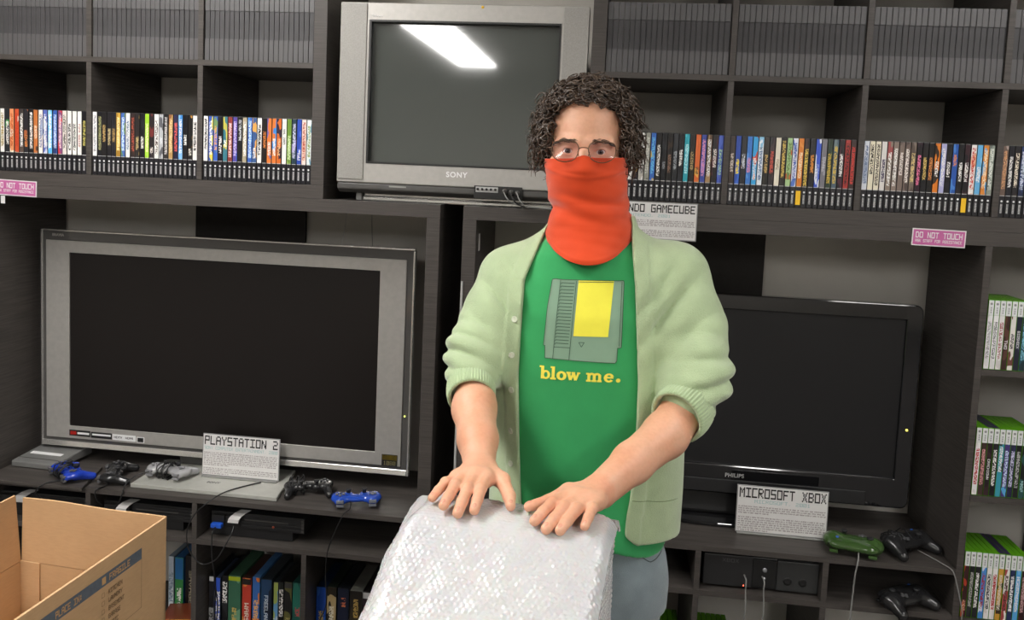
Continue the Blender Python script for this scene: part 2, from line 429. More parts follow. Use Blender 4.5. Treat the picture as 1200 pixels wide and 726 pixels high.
# ------------------------------------------------------------------ game cases
def attr_mat(name, lettering=True):
    """printed spine: two colours and pale lettering taken from the object's own properties"""
    t = NT(name); t.set(Roughness=.28); t.b.inputs['Specular IOR Level'].default_value = .5
    def at(nm):
        a = t.n('ShaderNodeAttribute', attribute_type='OBJECT', attribute_name=nm); return a.outputs['Color']
    def af(nm):
        a = t.n('ShaderNodeAttribute', attribute_type='OBJECT', attribute_name=nm); return a.outputs['Fac']
    tc = t.n('ShaderNodeTexCoord'); sp = t.n('ShaderNodeSeparateXYZ'); t.l(tc.outputs['Object'], sp.inputs[0])
    def math_(op, a, b=None, c=None):
        m = t.n('ShaderNodeMath', operation=op)
        for i, v in enumerate((a, b, c)):
            if v is None: continue
            if isinstance(v, (int, float)): m.inputs[i].default_value = v
            else: t.l(v, m.inputs[i])
        return m.outputs[0]
    def noise(sc, detail=2):
        mp = t.n('ShaderNodeCombineXYZ')
        t.l(math_('MULTIPLY', sp.outputs[0], sc[0]), mp.inputs[0]); t.l(math_('MULTIPLY', sp.outputs[2], sc[1]), mp.inputs[1])
        t.l(math_('MULTIPLY', af('seed'), 13.7), mp.inputs[2])
        n = t.n('ShaderNodeTexNoise'); n.inputs['Scale'].default_value = 1; n.inputs['Detail'].default_value = detail
        t.l(mp.outputs[0], n.inputs['Vector']); return n.outputs['Fac']
    def mix(f, a, b):
        m = t.n('ShaderNodeMix', data_type='RGBA'); t.l(f, m.inputs[0]); t.l(a, m.inputs[6]); t.l(b, m.inputs[7]); return m.outputs[2]
    # large artwork patches
    f = math_('GREATER_THAN', math_('ADD', noise((60, 22), 1), math_('MULTIPLY', math_('SUBTRACT', af('split'), .5), .5)), .53)
    c = mix(f, at('ca'), at('cb'))
    # a run of upright lettering along the middle of the spine
    lo, hi = af('t0'), af('t1')
    band = math_('MULTIPLY', math_('GREATER_THAN', sp.outputs[2], lo), math_('LESS_THAN', sp.outputs[2], hi))
    wid = math_('LESS_THAN', math_('ABSOLUTE', sp.outputs[0]), .0040)
    glyph = math_('GREATER_THAN', noise((420, 300), 1), .47)
    c = mix(math_('MULTIPLY', math_('MULTIPLY', band, wid), glyph), c, at('ct'))
    t.l(c, t.b.inputs['Base Color']); return t.m
SPINE = attr_mat('printed_spine')
SHELL = mat('black_case_plastic', (.022, .021, .022), .33, var=.1, spec=.5)
CLEARW = mat('clear_sleeve_edge', (.8, .8, .8), .2, var=0)
BANDM = mat('platform_band_print', (.012, .012, .016), .3, var=0)
WHITEP = mat('white_print', (.8, .8, .8), .4, var=0)
YEL = mat('yellow_sticker', '#f0c020', .5, var=.04)
GREENS = NT('green_case_plastic'); GREENS.set(Roughness=.25); GREENS.b.inputs['Base Color'].default_value = (.10, .32, .012, 1); GREENS = GREENS.m
WLAB = mat('white_top_label', (.72, .74, .72), .3, var=.03)
CW, CH, CD = .0146, .1895, .135
def case_mesh():
    mb = MB(); w = CW/2-.0003
    mb.box(-w, w, .0006, CD, 0, CH, c=.0012)
    return mb
def blank_mesh(): # empty black case: sunken middle of the spine with a rib on each side
    mb = MB(); w = CW/2-.0002
    prof = [(-w, .0035), (-w+.0012, .0012), (-w+.0022, .0012), (w-.0022, .0012), (w-.0012, .0012), (w, .0035)]
    mb.box(-w+.0006, w-.0006, .0052, CD, 0, CH)
    for z0, z1, y in ((0, .062, .0012), (.062, .142, .0030), (.142, CH, .0012)):
        mb.box(-w, w-.0011, y, .0060, z0+.0001, z1-.0001, c=.0006)
    mb.box(w-.0008, w, .0004, .0060, .001, CH-.001, c=.0003)
    return mb
def lock(o): return o
_case = case_mesh().build('game_case_mesh_source', SHELL); ME_CASE = _case.data; bpy.data.objects.remove(_case)
_b = blank_mesh().build('blank_source', mat('blank_case_plastic', (.095, .092, .095), .42, var=.12, scale=14, spec=.4)); ME_BLANK = _b.data; ME_BLANK.materials.append(mat('blank_case_recess_shade', (.062, .060, .063), .5, var=.12, scale=14, spec=.3))  # same plastic; shade of the spine recess put into a darker colour
for _p in ME_BLANK.polygons:
    if .060 < _p.center.z < .144 and _p.center.y < .0058 and _p.center.x < CW/2-.0009: _p.material_index = 1
bpy.data.objects.remove(_b)
def mesh_of(mb, nm, m):
    o = mb.build(nm, m); me = o.data; bpy.data.objects.remove(o); me.name = nm; return me
w_ = CW/2-.0010
ME_ART = mesh_of(MB().box(-w_, w_, -.0001, .0005, .058, CH-.002), 'spine_artwork', SPINE)
ME_BAND = mesh_of(MB().box(-w_, w_, -.0001, .0005, .002, .0565), 'platform_band', BANDM)
ME_LINE = mesh_of(MB().box(-w_, w_, -.0002, .0005, .0567, .0577), 'sleeve_line', CLEARW)
lg = MB(); lg.box(-.0021, .0021, -.0003, 0, .012, .038); lg.lathe([(.0026, 0), (.0026, .0003)], Tm((0, 0, .0445), rx=PI/2), 10, False)
def logo_mesh():
    mb = MB()   # sideways word as small upright strokes, with a round emblem above
    z = .011; r = random.Random(3)
    while z < .036:
        h = r.choice((.0016, .0022, .0026)); mb.box(-.0023+r.random()*.0008, .0021-r.random()*.0008, -.0003, -.0001, z, z+h*.62); mb.box(-.0022, -.0012, -.0003, -.0001, z, z+h); mb.box(.0012, .0021, -.0003, -.0001, z, z+h*.9); z += h+.0006
    mb.lathe([(.0028, 0), (.0028, .0002)], Tm((0, -.0001, .0425), rx=PI/2), 10, False)
    return mb
ME_LOGO = mesh_of(logo_mesh(), 'platform_logo', WHITEP)
def child(nm, me, par, **props):
    o = bpy.data.objects.new(nm, me); COL.objects.link(o); o.parent = par
    for k, v in props.items(): o[k] = v
    return o
def colored_case(loc, label, group, ca, cb, ct, t0=.08, t1=.17, split=.4, seed=0, lean=0., sticker=False, art=None):
    o = bpy.data.objects.new('game_case', ME_CASE); o.location = loc; o.rotation_euler = (0, lean, 0); COL.objects.link(o)
    tag(o, label, 'game case', group)
    child('spine_artwork', ME_ART, o, ca=[*hexc(ca)], cb=[*hexc(cb)], ct=[*hexc(ct)], t0=t0, t1=t1, split=split, seed=float(seed))
    b = child('platform_band', ME_BAND, o); child('platform_logo', ME_LOGO, b); child('sleeve_line', ME_LINE, o)
    if sticker:
        MB().box(-w_, w_, -.0006, -.0003, .008, .046).build('price_sticker', YEL, o)
    return o
ORD = ['first', 'second', 'third', 'fourth', 'fifth', 'sixth', 'seventh', 'eighth', 'ninth', 'tenth', 'eleventh', 'twelfth', 'thirteenth', 'fourteenth', 'fifteenth', 'sixteenth', 'seventeenth', 'eighteenth', 'nineteenth', 'twentieth', 'twenty-first', 'twenty-second', 'twenty-third']
# each row of a list: look, colour A, colour B, lettering colour, t0, t1, split
def row(x_left, width, zf, items, where, group, y=.004, stick=(), leans=None, pitch=None):
    n = len(items); p = pitch or width/n
    for i, it in enumerate(items):
        look, ca, cb, ct = it[:4]; t0, t1, sp = (list(it[4:])+[.075, .175, .4][len(it)-4:])[:3]
        yj = y+random.uniform(0, .0025)
        colored_case((x_left+p*(i+.5), yj, zf+.0006), f'{look} game case, {ORD[i]} from left {where}', group, ca, cb, ct, t0, t1, sp, i*1.37+x_left*7, sticker=i in stick, lean=(leans or {}).get(i, 0))
B = '#15151a'; W = '#e8e6e2'
L1 = [('bright blue spined', '#2a62b8', '#8fb8e0', W), ('white spined gold-lettered', W, '#d8d2c0', '#9a8440'), ('green and black spined', '#23262a', '#3f8a48', W, .08, .15), ('orange and cream spined', '#e09060', '#e8dcc8', '#b85020'), ('red-orange spined white-swirled', '#c8502c', '#e8d8cc', '#b83018'), ('dark brown spined white-lettered', '#3a3230', '#584840', W), ('dark spined with orange figure', '#26242a', '#a86038', '#d08040', .075, .11), ('black spined white-lettered', B, '#2a2a2a', W, .07, .18), ('orange and brown spined', '#c07038', '#5a3a2a', '#e8d0b0', .1, .14), ('pale cream and blue spined', '#ece4dc', '#a8b4d0', '#8080a0'), ('violet-blue and white spined', '#5868b8', '#c8cce0', W), ('light sky-blue spined', '#58b0e8', '#a0d4f0', '#f4fcff'), ('deep blue spined', '#3058a8', '#203870', '#c8d8f0'), ('purple and red spined', '#784878', '#c83a48', '#e8c8d0'), ('pale grey spined', '#dcd4cc', '#9a9490', '#605a58'), ('white spined black-titled', W, '#f2f0ec', '#202020', .07, .15), ('white spined grey-titled', W, '#f2f0ec', '#303030', .07, .15), ('white football', W, '#f2f0ec', '#b03030', .0, .0), ('black spined yellow-lettered', B, '#1c1c1c', '#b8b060', .085, .16)]
L2 = [('white spined grey-lettered', '#eeecec', W, '#9a9aa0', .07, .18), ('black spined olive-lettered', B, '#26261e', '#a0a070'), ('black spined with gold letters', '#1c1a1c', '#221e1e', '#b89a60', .1, .15), ('black spined white-dotted gold-lettered', '#201e22', '#2a2830', '#b8a878', .09, .14), ('black spined white-dotted bronze-lettered', '#1e1e24', '#26262e', '#a88850', .1, .14), ('golden yellow spined', '#c8a040', '#a07828', '#f0e0a0'), ('blue spined green-landscaped', '#3e64b0', '#608858', '#c8e0f4'), ('white spined blue-grey-lettered', W, '#dce0e4', '#6a7a90', .08, .17), ('dark brown spined red-lettered', '#2c2222', '#3a2a26', '#a05040'), ('dark spined gold-figured', '#2a2626', '#a08850', '#c8b078', .08, .12), ('black spined white-titled', B, '#24262a', W, .085, .12), ('lime green spined', '#98c830', '#a8d848', '#e8f8b0', .075, .16), ('dark spined red-slashed', '#2a2426', '#703030', '#d8d0cc', .07, .09), ('white spined black-titled', W, '#f0eeec', '#3a2020', .07, .17), ('silver-grey spined', '#b0b2b6', '#5e5e64', '#d8dade', .1, .12), ('black spined finely lettered', '#1a1a1c', '#2e2c2c', '#c8c8c8', .07, .18), ('tan and brown spined', '#b08c58', '#8a5a3a', '#e0c898'), ('navy spined red-lettered', '#2c2c48', '#202038', '#d86058', .08, .165), ('vivid blue spined white-lettered', '#3c88d0', '#80b8e8', W), ('black spined small-titled', B, '#1c1c20', W, .1, .13), ('black and orange zigzag spined', '#1e1c1c', '#c89040', '#e0dcd0', .07, .09), ('white spined italic-titled', W, '#ece8e4', '#282828', .085, .17)]
L3 = [('white spined black-lettered', '#efedea', W, '#282828', .09, .18), ('blue and yellow spined', '#3a58b0', '#d8c850', W), ('blue spined orange-dotted', '#3a62c0', '#709060', '#e0a050', .09, .16), ('black spined white-scripted', B, '#202028', W, .08, .13), ('teal spined yellow-marked', '#3a7888', '#c0b850', W, .1, .12), ('brick red spined', '#8a3a34', '#703028', '#f0d0c8', .07, .17), ('purple and blue spined', '#58489a', '#3858b8', '#c8c0e8'), ('black spined silver-titled', '#1c1c1e', '#2c2c30', '#c0c4c8', .12, .18), ('beige and grey spined', '#b0a48c', '#8c8470', W), ('blue spined pale-lettered', '#3460b8', '#4a88d8', '#c8e0f8', .07, .18), ('blue spined orange-bottomed', '#3a5a90', '#d8a050', W, .07, .1), ('white spined black-titled', W, '#f0f0ee', '#202020', .08, .17), ('black spined orange-lettered', '#1e1a18', '#2a2220', '#c87838', .1, .15), ('orange and violet spined', '#d87838', '#7868a8', W, .08, .12), ('orange and bright blue spined', '#d87838', '#4088d8', W, .08, .13), ('orange and dark spined', '#d06828', '#382838', '#e0b080', .08, .13), ('white hockey', W, '#f0f0ee', '#202020', 0., 0.), ('olive green spined', '#6c9038', '#8aa850', '#d0e0b0', .07, .14), ('dark teal and purple spined', '#243a48', '#8878b8', '#c8c8e0'), ('royal blue spined white-marked', '#2c4cb0', '#4868d0', W, .07, .1), ('peach spined red-lettered', '#e8cabc', '#f0dcd4', '#b05a48', .07, .18), ('white and aqua spined', '#e4ecec', '#78a8c0', '#90a060', .08, .17)]
R1 = [('white spined', '#e4e4e0', '#c0c0bc', '#808080'), ('black spined gold-lettered', B, '#241e18', '#d0a850', .08, .13), ('white spined grey-lettered', '#dcdcd8', '#b8b4ac', '#707070'), ('grey-olive spined', '#8e8e84', '#5e6058', '#c8c8c0'), ('blue and gold spined', '#3a68b8', '#c8a860', '#68b8e0'), ('black racing', '#141418', '#1e1c1c', W, .07, .155), ('plain black spined', '#16161a', '#26282c', '#808488', .09, .11), ('black spined brown-badged', '#161414', '#3a2c24', '#8a6a58', .08, .13), ('dark spined grey-lettered', '#24262a', '#303236', '#9aa0a4', .09, .14), ('black spined bold white-lettered', '#16181c', '#22242a', W, .1, .145), ('bright teal spined', '#2ca0b0', '#50c0cc', '#b8e8ec', .08, .16), ('black spined bronze-lettered', '#201c18', '#2c2622', '#b09868', .09, .14), ('orange flame spined', '#d86830', '#e8b050', '#604030', .08, .1), ('blue and pink spined', '#38489a', '#8a7ac8', '#d890b0'), ('brown spined white-lettered', '#5a4230', '#a88860', W), ('black and red spined', '#1c181a', '#582830', '#e0d8d0', .1, .15), ('royal blue spined green-marked', '#3048a8', '#5068c0', '#a8d0a0', .08, .15)]
R2 = [('dark brown spined pale-lettered', '#3a2e2a', '#4a3c36', '#dcd0c4', .09, .14), ('blue spined yellow-lettered', '#2848a0', '#3868c8', '#f0d840', .085, .125), ('black spined orange-spotted', '#20222a', '#c07838', '#dce0e8', .1, .14), ('light blue spined pink-dotted', '#3a78c8', '#5898dc', '#e890a8', .09, .13), ('cyan and red spined', '#30a0dc', '#d85848', W, .07, .13), ('white and pale blue spined', '#e8eef4', '#88c0e0', '#5878a0', .07, .16), ('black spined gold-lettered', '#1c1a1a', '#2c2820', '#c0a060', .09, .14), ('dark spined red-marked', '#2a2428', '#403034', '#d05848', .09, .15), ('cream spined', '#e8e0cc', '#f0e8d8', '#a8987c', .1, .13), ('black spined yellow-lettered', '#1c1818', '#282420', '#d8b858', .08, .18), ('pale green and orange spined', '#a8c890', '#d86030', '#6a8848'), ('white spined blue-patterned', '#e4e6f0', '#5878c8', '#3858b0'), ('bright orange spined', '#dc8030', '#e89a48', '#f8e0b8', .08, .15), ('black spined with yellow letters', '#181616', '#3a2020', '#e8c850', .06, .16), ('black spined orange-titled', '#17171b', '#202228', '#e09038', .095, .145), ('blue and white spined', '#3858c8', '#e8ecf4', '#98a8d8', .08, .12), ('grey spined', '#7a7880', '#9a98a0', '#b8b8c0', .1, .14), ('dark green spined', '#28382c', '#4a5840', '#d0b040', .07, .15), ('slate blue spined gold-lettered', '#485a68', '#6a7c80', '#d8b850', .07, .17), ('black and maroon spined', '#1c161a', '#502838', W, .09, .15), ('red spined black-lettered', '#a83430', '#8a2828', '#2a1010', .07, .18), ('dark red-lettered', '#3a2a28', '#4a3430', '#d84038', .07, .17)]
R3 = [('pale blue-grey spined', '#b8c0d0', '#d8dce4', '#7080a0'), ('cream spined black-scripted', '#e8e0c8', '#efe8d4', '#383028', .1, .18), ('cream spined finely lettered', '#e6dec8', '#efe8d4', '#504840', .07, .18), ('white spined multicoloured', '#dcd8d4', '#a88878', '#504860', .08, .14), ('grey-brown spined red-topped', '#8a7c70', '#a05050', W, .07, .16), ('grey-brown spined white-lettered', '#8a7a70', '#6a5c56', W, .07, .17), ('taupe spined', '#7c6c64', '#5e524c', '#e0d8d0', .1, .16), ('mid brown spined', '#6e5e58', '#544844', '#e8e0d8', .08, .17), ('grey-brown spined yellow-lettered', '#786a60', '#5a4e48', '#d8c080', .08, .16), ('black and magenta spined', '#1c181c', '#301c28', '#e878a0', .075, .155), ('black spined gold-lettered', '#16161a', '#201c1c', '#d8b868', .09, .15), ('black spined orange-lettered', '#1a1818', '#262220', '#d88848', .09, .15), ('orange spined', '#dc7c28', '#30241c', W, .1, .14), ('lavender and blue spined', '#b0b0d8', '#5878c0', W), ('black spined white-titled', '#15151a', '#202026', W, .1, .14), ('blue spined orange-badged', '#2c58a8', '#4880c8', '#e08848', .13, .16), ('black spined white-lettered', '#17171b', '#28242c', W, .09, .14), ('black yellow-stickered', '#18161c', '#382028', W, .09, .14), ('white spined red-lettered', '#ece8e4', '#e8b090', '#c83a28', .07, .18), ('light blue spined', '#68b0dc', '#a0d0ec', W, .09, .13), ('orange and sky-blue spined', '#d88838', '#58a0d8', '#f0d8b0'), ('grey-green spined', '#8a9488', '#5c645c', '#d8dcd4', .07, .18)]
R4 = [('brown and grey spined', '#6a5850', '#a89890', '#d8a070'), ('black spined white-scripted', '#1e1e26', '#302c38', W, .08, .16), ('dark spined cream-scripted', '#262428', '#3c3430', '#e8dcc8', .08, .17), ('navy spined pale-lettered', '#202a48', '#32406a', '#c8d0e0'), ('dark green spined', '#24382c', '#405848', '#c0d0c0')]
p3 = .351
row(-1.0028, .3, ZB, L1, 'in the leftmost bay', 'coloured games in the leftmost bay', pitch=.0157)
row(-.685, .3335, ZB, L2, 'in the second bay', 'coloured games in the second bay', pitch=.01512)
row(-.3335, .3325, ZB, L3, 'beside the tube television', 'coloured games in the third bay', pitch=.01508)
row(XR+.335-.2585, .3, ZB, R1, "beside the person's hair", "coloured games beside the person's hair", pitch=.01520)
row(XR+p3+.0005, .3335, ZB, R2, 'above the black television', 'coloured games above the black television', pitch=.01512, stick=(12,), leans={})
row(XR+2*p3+.0005, .3335, ZB, R3, 'above the right pink sign', 'coloured games above the right pink sign', pitch=.01512, stick=(17,))
row(XR+3*p3+.0005, .3335, ZB, R4, 'in the rightmost upper bay', 'coloured games in the rightmost bay', pitch=.01512)
# titles one can read
def spine_title(case, txt, m, z, h=.0062, f=1.):
    mb = MB(); M = Matrix.Translation((0, -.0004, z)) @ Matrix.Rotation(PI/2, 4, 'Y')
    L = len(txt)*.0062*f; pixel_text(mb, txt, -L/2, h/2, L, h, M, 1.15)
    return mb.build('title_lettering', m, case)
REDP = mat('red_print', '#b02a2a', .4, var=0); BLKP = mat('black_print', (.012, .012, .012), .4, var=0)
def find_case(start):
    for o in COL.objects:
        if o.name.startswith('game_case') and o.get('label', '').startswith(start): return o
c = find_case('white football'); spine_title(c, 'FIFA SOCCER', REDP, .115); c['label'] = 'white spined red-titled football game case, second from right in the leftmost bay'
c = find_case('white hockey'); spine_title(c, 'NHL 2005', BLKP, .135, f=.9); c['label'] = 'white spined black-titled hockey game case in the bay touching the tube television'
# blank black cases on the top shelves
def blanks(x0, n, pitch, where, group):
    for i in range(n):
        o = bpy.data.objects.new('blank_game_case', ME_BLANK); o.location = (x0+pitch*(i+.5), .003+random.uniform(0, .0022), ZM+.0006)
        COL.objects.link(o); tag(o, f'blank black game case on the top shelf {where}', 'game case', group)
blanks(-1.034, 22, .01505, 'in the leftmost bay', 'blank black cases in the leftmost top bay')
blanks(-.684, 22, .0151, 'in the second bay from the left', 'blank black cases in the second top bay')
blanks(-.333, 22, .01505, 'touching the tube television', 'blank black cases in the third top bay')
blanks(XR+.0015, 22, .01505, "above the person's hair", "blank black cases above the person's hair")
blanks(XR+p3+.0015, 22, .01505, 'two bays left of the right edge', 'blank black cases above the black television')
blanks(XR+2*p3+.0015, 22, .01505, 'above the right pink sign', 'blank black cases above the right pink sign')
blanks(XR+3*p3+.0015, 6, .01505, 'at the right picture edge', 'blank black cases at the right picture edge')
# ---- white-topped cases with green shells in the right column
ME_GCASE = mesh_of(case_mesh(), 'green_case', GREENS)
ME_GART = mesh_of(MB().box(-w_, w_, -.0001, .0005, .002, .147), 'spine_artwork', SPINE)
ME_GTOP = mesh_of(MB().box(-w_, w_, -.0002, .0005, .1475, CH-.002), 'white_top_label', WLAB)
gl = MB(); gl.lathe([(.0033, 0), (.0033, .0002)], Tm((0, -.0002, .178), rx=PI/2), 12, False)
for k in range(3): gl.box(-.0012, .0014, -.0004, -.0002, .153+k*.006, .157+k*.006)
ME_GLOGO = mesh_of(gl, 'platform_logo', mat('grey_print', (.25, .26, .26), .4, var=0))
def green_row(zf, items, where, group, dark=(), title={}):
    for i, it in enumerate(items):
        look, ca, cb, ct = it[:4]; t0, t1, sp = (list(it[4:])+[.03, .13, .4][len(it)-4:])[:3]
        o = bpy.data.objects.new('game_case', ME_GCASE); o.location = (RX+.0225+.0149*(i+.5), .004+random.uniform(0, .002), zf+.0006); COL.objects.link(o)
        tag(o, f'{look} white-topped game case, {ORD[i]} from left, {where}', 'game case', group)
        child('spine_artwork', ME_GART, o, ca=[*hexc(ca)], cb=[*hexc(cb)], ct=[*hexc(ct)], t0=t0, t1=t1, split=sp, seed=i*2.1+zf*9)
        g = child('white_top_label', ME_GTOP, o); child('platform_logo', ME_GLOGO, g)
        if i in title: spine_title(o, *title[i])
        if i in dark:
            MB().box(-w_, w_, .002, CD-.001, CH, CH+.0003).build('dark_sleeve_top', mat('dark_purple_sleeve', (.035, .02, .07), .3, var=.1), o)
G1 = [('white spined', '#e6e6e4', '#d8d8d4', '#9a9a98'), ('white spined grey-lettered', '#e8e8e6', '#dadad6', '#808080'), ('off-white spined', '#e2e0dc', '#d0ccc8', '#a05858'), ('dark brown spined', '#3a2420', '#5a3a30', W, 0, 0), ('cream spined dark-figured', '#dcd8d0', '#6a4038', '#303030', .06, .1), ('dark navy spined', '#1c2030', '#2c3048', '#c8ccd8', 0, 0), ('teal-black spined', '#1a3038', '#204a58', '#80c0d0')]
G2 = [('white spined red-lettered', '#ecebe9', '#dcdad8', '#c03028'), ('dark brown spined pink-lettered', '#40302c', '#584440', '#d89898'), ('black spined white-titled', '#22181c', '#382428', W, 0, 0), ('black spined white-lettered', '#18181c', '#26262c', W), ('teal and blue spined', '#3a98a8', '#28303c', W, .07, .14), ('violet and sky-blue spined', '#483878', '#58a8d8', '#c8d8f0'), ('navy spined', '#242440', '#303054', '#d0d0e8'), ('black spined grey-lettered', '#1a1a1c', '#28282c', '#b8b8b8'), ('black spined teal-figured', '#16181a', '#285050', '#a0c8c8', .02, .05), ('blue spined', '#28488a', '#3868a8', W)]
G3 = [('dark red spined', '#3a1c1e', '#b84028', '#d8a080', .02, .05), ('black spined grey-lettered', '#1c1c1e', '#2c2c2c', '#a8a8a0'), ('black spined bold-lettered', '#18181a', '#222226', W), ('blue and white spined', '#4888d0', '#d8dce4', '#a03038'), ('white spined dark-lettered', '#e8e6e2', '#d8d4cc', '#383838'), ('white spined football', '#eceae6', '#dedcd8', '#c03830'), ('yellow and white spined', '#c89838', '#403020', '#d8d0c0'), ('white spined red-figured', '#e4e0da', '#a84848', '#503030'), ('navy spined white-lettered', '#283058', '#203048', W), ('light blue spined', '#58a8e0', '#88c4ec', W), ('dark maroon spined', '#30181c', '#48242a', '#c8a0a0')]
TW = WHITEP
green_row(1.0955, G1, 'right column top row', 'games in the right column, top row', title={3: ('TWO', TW, .07, .0072, 1.3), 5: ('BIOSHOCK', TW, .085, .0064, .95)})
green_row(.7465, G2, 'right column middle row', 'games in the right column, middle row', dark=(2, 3), title={2: ('CRACKDOWN', TW, .075)})
green_row(.399, G3, 'right column bottom row', 'games in the right column, bottom row', dark=(6, 7))
for k, o in enumerate([o for o in COL.objects if o.get('label', '').startswith('white spined football')]):
    spine_title(o, 'FIFA SOCCER', REDP, .075)
# ------------------------------------------------------------------ televisions
SILV = mat('brushed_silver_plastic', (.42, .405, .38), .42, metal=.35, var=.05, scale=60)
SILVD = mat('speaker_silver', (.31, .30, .28), .55, metal=.2, var=.1, scale=300)
CHROME = mat('bright_silver_bar', (.72, .71, .68), .25, metal=.8, var=.03)
DKPL = mat('dark_grey_plastic', (.075, .072, .068), .4, var=.06)
BLKPL = mat('black_plastic', (.012, .012, .012), .4, var=.05)
GLOSSB = mat('gloss_black_plastic', (.008, .008, .009), .08, var=0, coat=.6)
CRTG = mat('tube_glass', (.070, .078, .072), .07, var=0, coat=1., spec=.6)
LCDG = mat('matte_panel', (.010, .008, .0075), .35, var=0, spec=.35)
LCDG2 = mat('grey_panel', (.012, .012, .013), .28, var=0, spec=.4)
SMOKE = NT('smoked_frame_glass'); SMOKE.set(Roughness=.08); SMOKE.b.inputs['Base Color'].default_value = (.13, .125, .12, 1); SMOKE.b.inputs['Transmission Weight'].default_value = .35; SMOKE = SMOKE.m
def ring(x0, x1, z0, z1, xi0, xi1, zi0, zi1, y0, y1, mb=None):
    """flat rectangular frame with a rectangular opening"""
    mb = mb or MB()
    o = [(x0, z0), (x1, z0), (x1, z1), (x0, z1)]; i = [(xi0, zi0), (xi1, zi0), (xi1, zi1), (xi0, zi1)]
    V = [(p[0], y0, p[1]) for p in o]+[(p[0], y0, p[1]) for p in i]+[(p[0], y1, p[1]) for p in o]+[(p[0], y1, p[1]) for p in i]
    F = []
    for k in range(4):
        j = (k+1) % 4
        F += [(k, j, 4+j, 4+k), (8+j, 8+k, 12+k, 12+j), (k, 8+k, 8+j, j), (4+k, 4+j, 12+j, 12+k)]
    return mb.add(V, F)
def at(x, y, z): return Matrix.Translation((x, y, z)) @ FACE
# --- tube television on top
t = thing('tube_television', 'large silver tube television on top of the shelving units', 'television', (.43, .18, 1.4665))
mb = MB(); ring(.079, .786, 1.519, 2.030, .168, .708, 1.5785, 1.979, -.004, .05, mb)
mb.build('bezel', SILV, t, world=True, bevel=.004)
for x0, x1 in ((.083, .158), (.717, .782)): MB().box(x0, x1, -.0075, -.0045, 1.529, 2.026, c=.001).build('speaker_grille', SILVD, t, world=True)
V = []; n = 14
gl = MB()
for j in range(n+1):
    for i in range(n+1):
        u, v = i/n*2-1, j/n*2-1
        V.append((.438+u*.272, .014+.0002*(u*u+v*v), 1.7788+v*.2025))
gl.add(V, [(j*(n+1)+i, j*(n+1)+i+1, (j+1)*(n+1)+i+1, (j+1)*(n+1)+i) for j in range(n) for i in range(n)], True)
gl.build('screen', CRTG, t, world=True)
mb = MB(); ring(.1655, .7105, 1.576, 1.9815, .171, .705, 1.5815, 1.976, -.0055, .02, mb); mb.build('screen_surround', BLKPL, t, world=True)
mb = MB(); mb.prism([(.0, 1.519), (.0, 1.500), (.02, 1.490), (.06, 1.490), (.06, 1.519)], .080, .785, 'x'); mb.build('lower_trim', DKPL, t, world=True, bevel=.004)
# rear housing tapering to the wall
mb = MB(); a = [(.085, 1.493), (.780, 1.493), (.780, 2.026), (.085, 2.026)]; b = [(.20, 1.50), (.66, 1.50), (.62, 1.95), (.24, 1.95)]
V = [(p[0], .052, p[1]) for p in a]+[(p[0], .15, p[1]) for p in a]+[(p[0], .375, p[1]) for p in b]
F = [(3, 2, 1, 0), (8, 9, 10, 11)]+[(r_*4+k, r_*4+(k+1) % 4, (r_+1)*4+(k+1) % 4, (r_+1)*4+k) for r_ in (0, 1) for k in range(4)]
mb.add(V, F); mb.build('rear_housing', DKPL, t, world=True, bevel=.006)
mb = MB(); mb.box(.146, .70, .05, .34, 1.480, 1.4895, c=.003); mb.box(.143, .703, .045, .345, 1.4669, 1.4785, c=.003); mb.build('pedestal', CHROME, t, world=True)
MB().box(.125, .142, .04, .34, 1.4669, 1.489, c=.003).build('foot', mat('grey_foot', (.35, .35, .34), .5), t, world=True)
font_text('SONY', .021, at(.432-.43, -.0046-.18, 1.553-1.4665), 'maker_name', WHITEP, t, offset=.0006, spacing=1.15)
font_text('Trinitron', .0095, at(.187-.43, -.0046-.18, 1.992-1.4665), 'small_lettering', WHITEP, t)
mb = MB().box(.484, .622, -.0062, -.0002, 1.490, 1.5265, c=.001); p = mb.build('connector_panel', BLKPL, t, world=True)
MB().box(.489, .553, -.0075, -.0063, 1.508, 1.5235, c=.0006).build('jack_plate', mat('pale_grey_plastic', (.42, .42, .41), .4), p, world=True)
mb = MB()
for k in range(5): mb.lathe([(.0036, 0), (.0036, .004), (.002, .004)], Tm((.4955+k*.0125, -.0076, 1.5165), rx=PI/2), 12)
mb.build('jack', BLKPL, p, world=True)
for k in range(3): MB().lathe([(.0075, 0), (.0075, .012), (.005, .016), (.0025, .022)], Tm((.573+k*.018, -.0064, 1.513-.002*k), rx=PI/2), 12).build('plug', DKPL, p, world=True)
mb = MB().lathe([(.004, 0), (.004, .0006)], Tm((.488, -.0041, 2.022), rx=PI/2), 14); mb.build('yellow_dot_sticker', YEL, t, world=True)
MB().box(.235, .285, -.0006, -.0001, 1.5095, 1.5135).build('small_caption', mat('grey_caption', (.3, .3, .28), .5), t, world=True)
CORDG = mat('grey_cord', (.25, .25, .24), .45, var=.1); CORD = mat('black_cord', (.010, .010, .011), .38, var=.1); CORDW = mat('pale_cord', (.55, .54, .52), .5, var=.1)
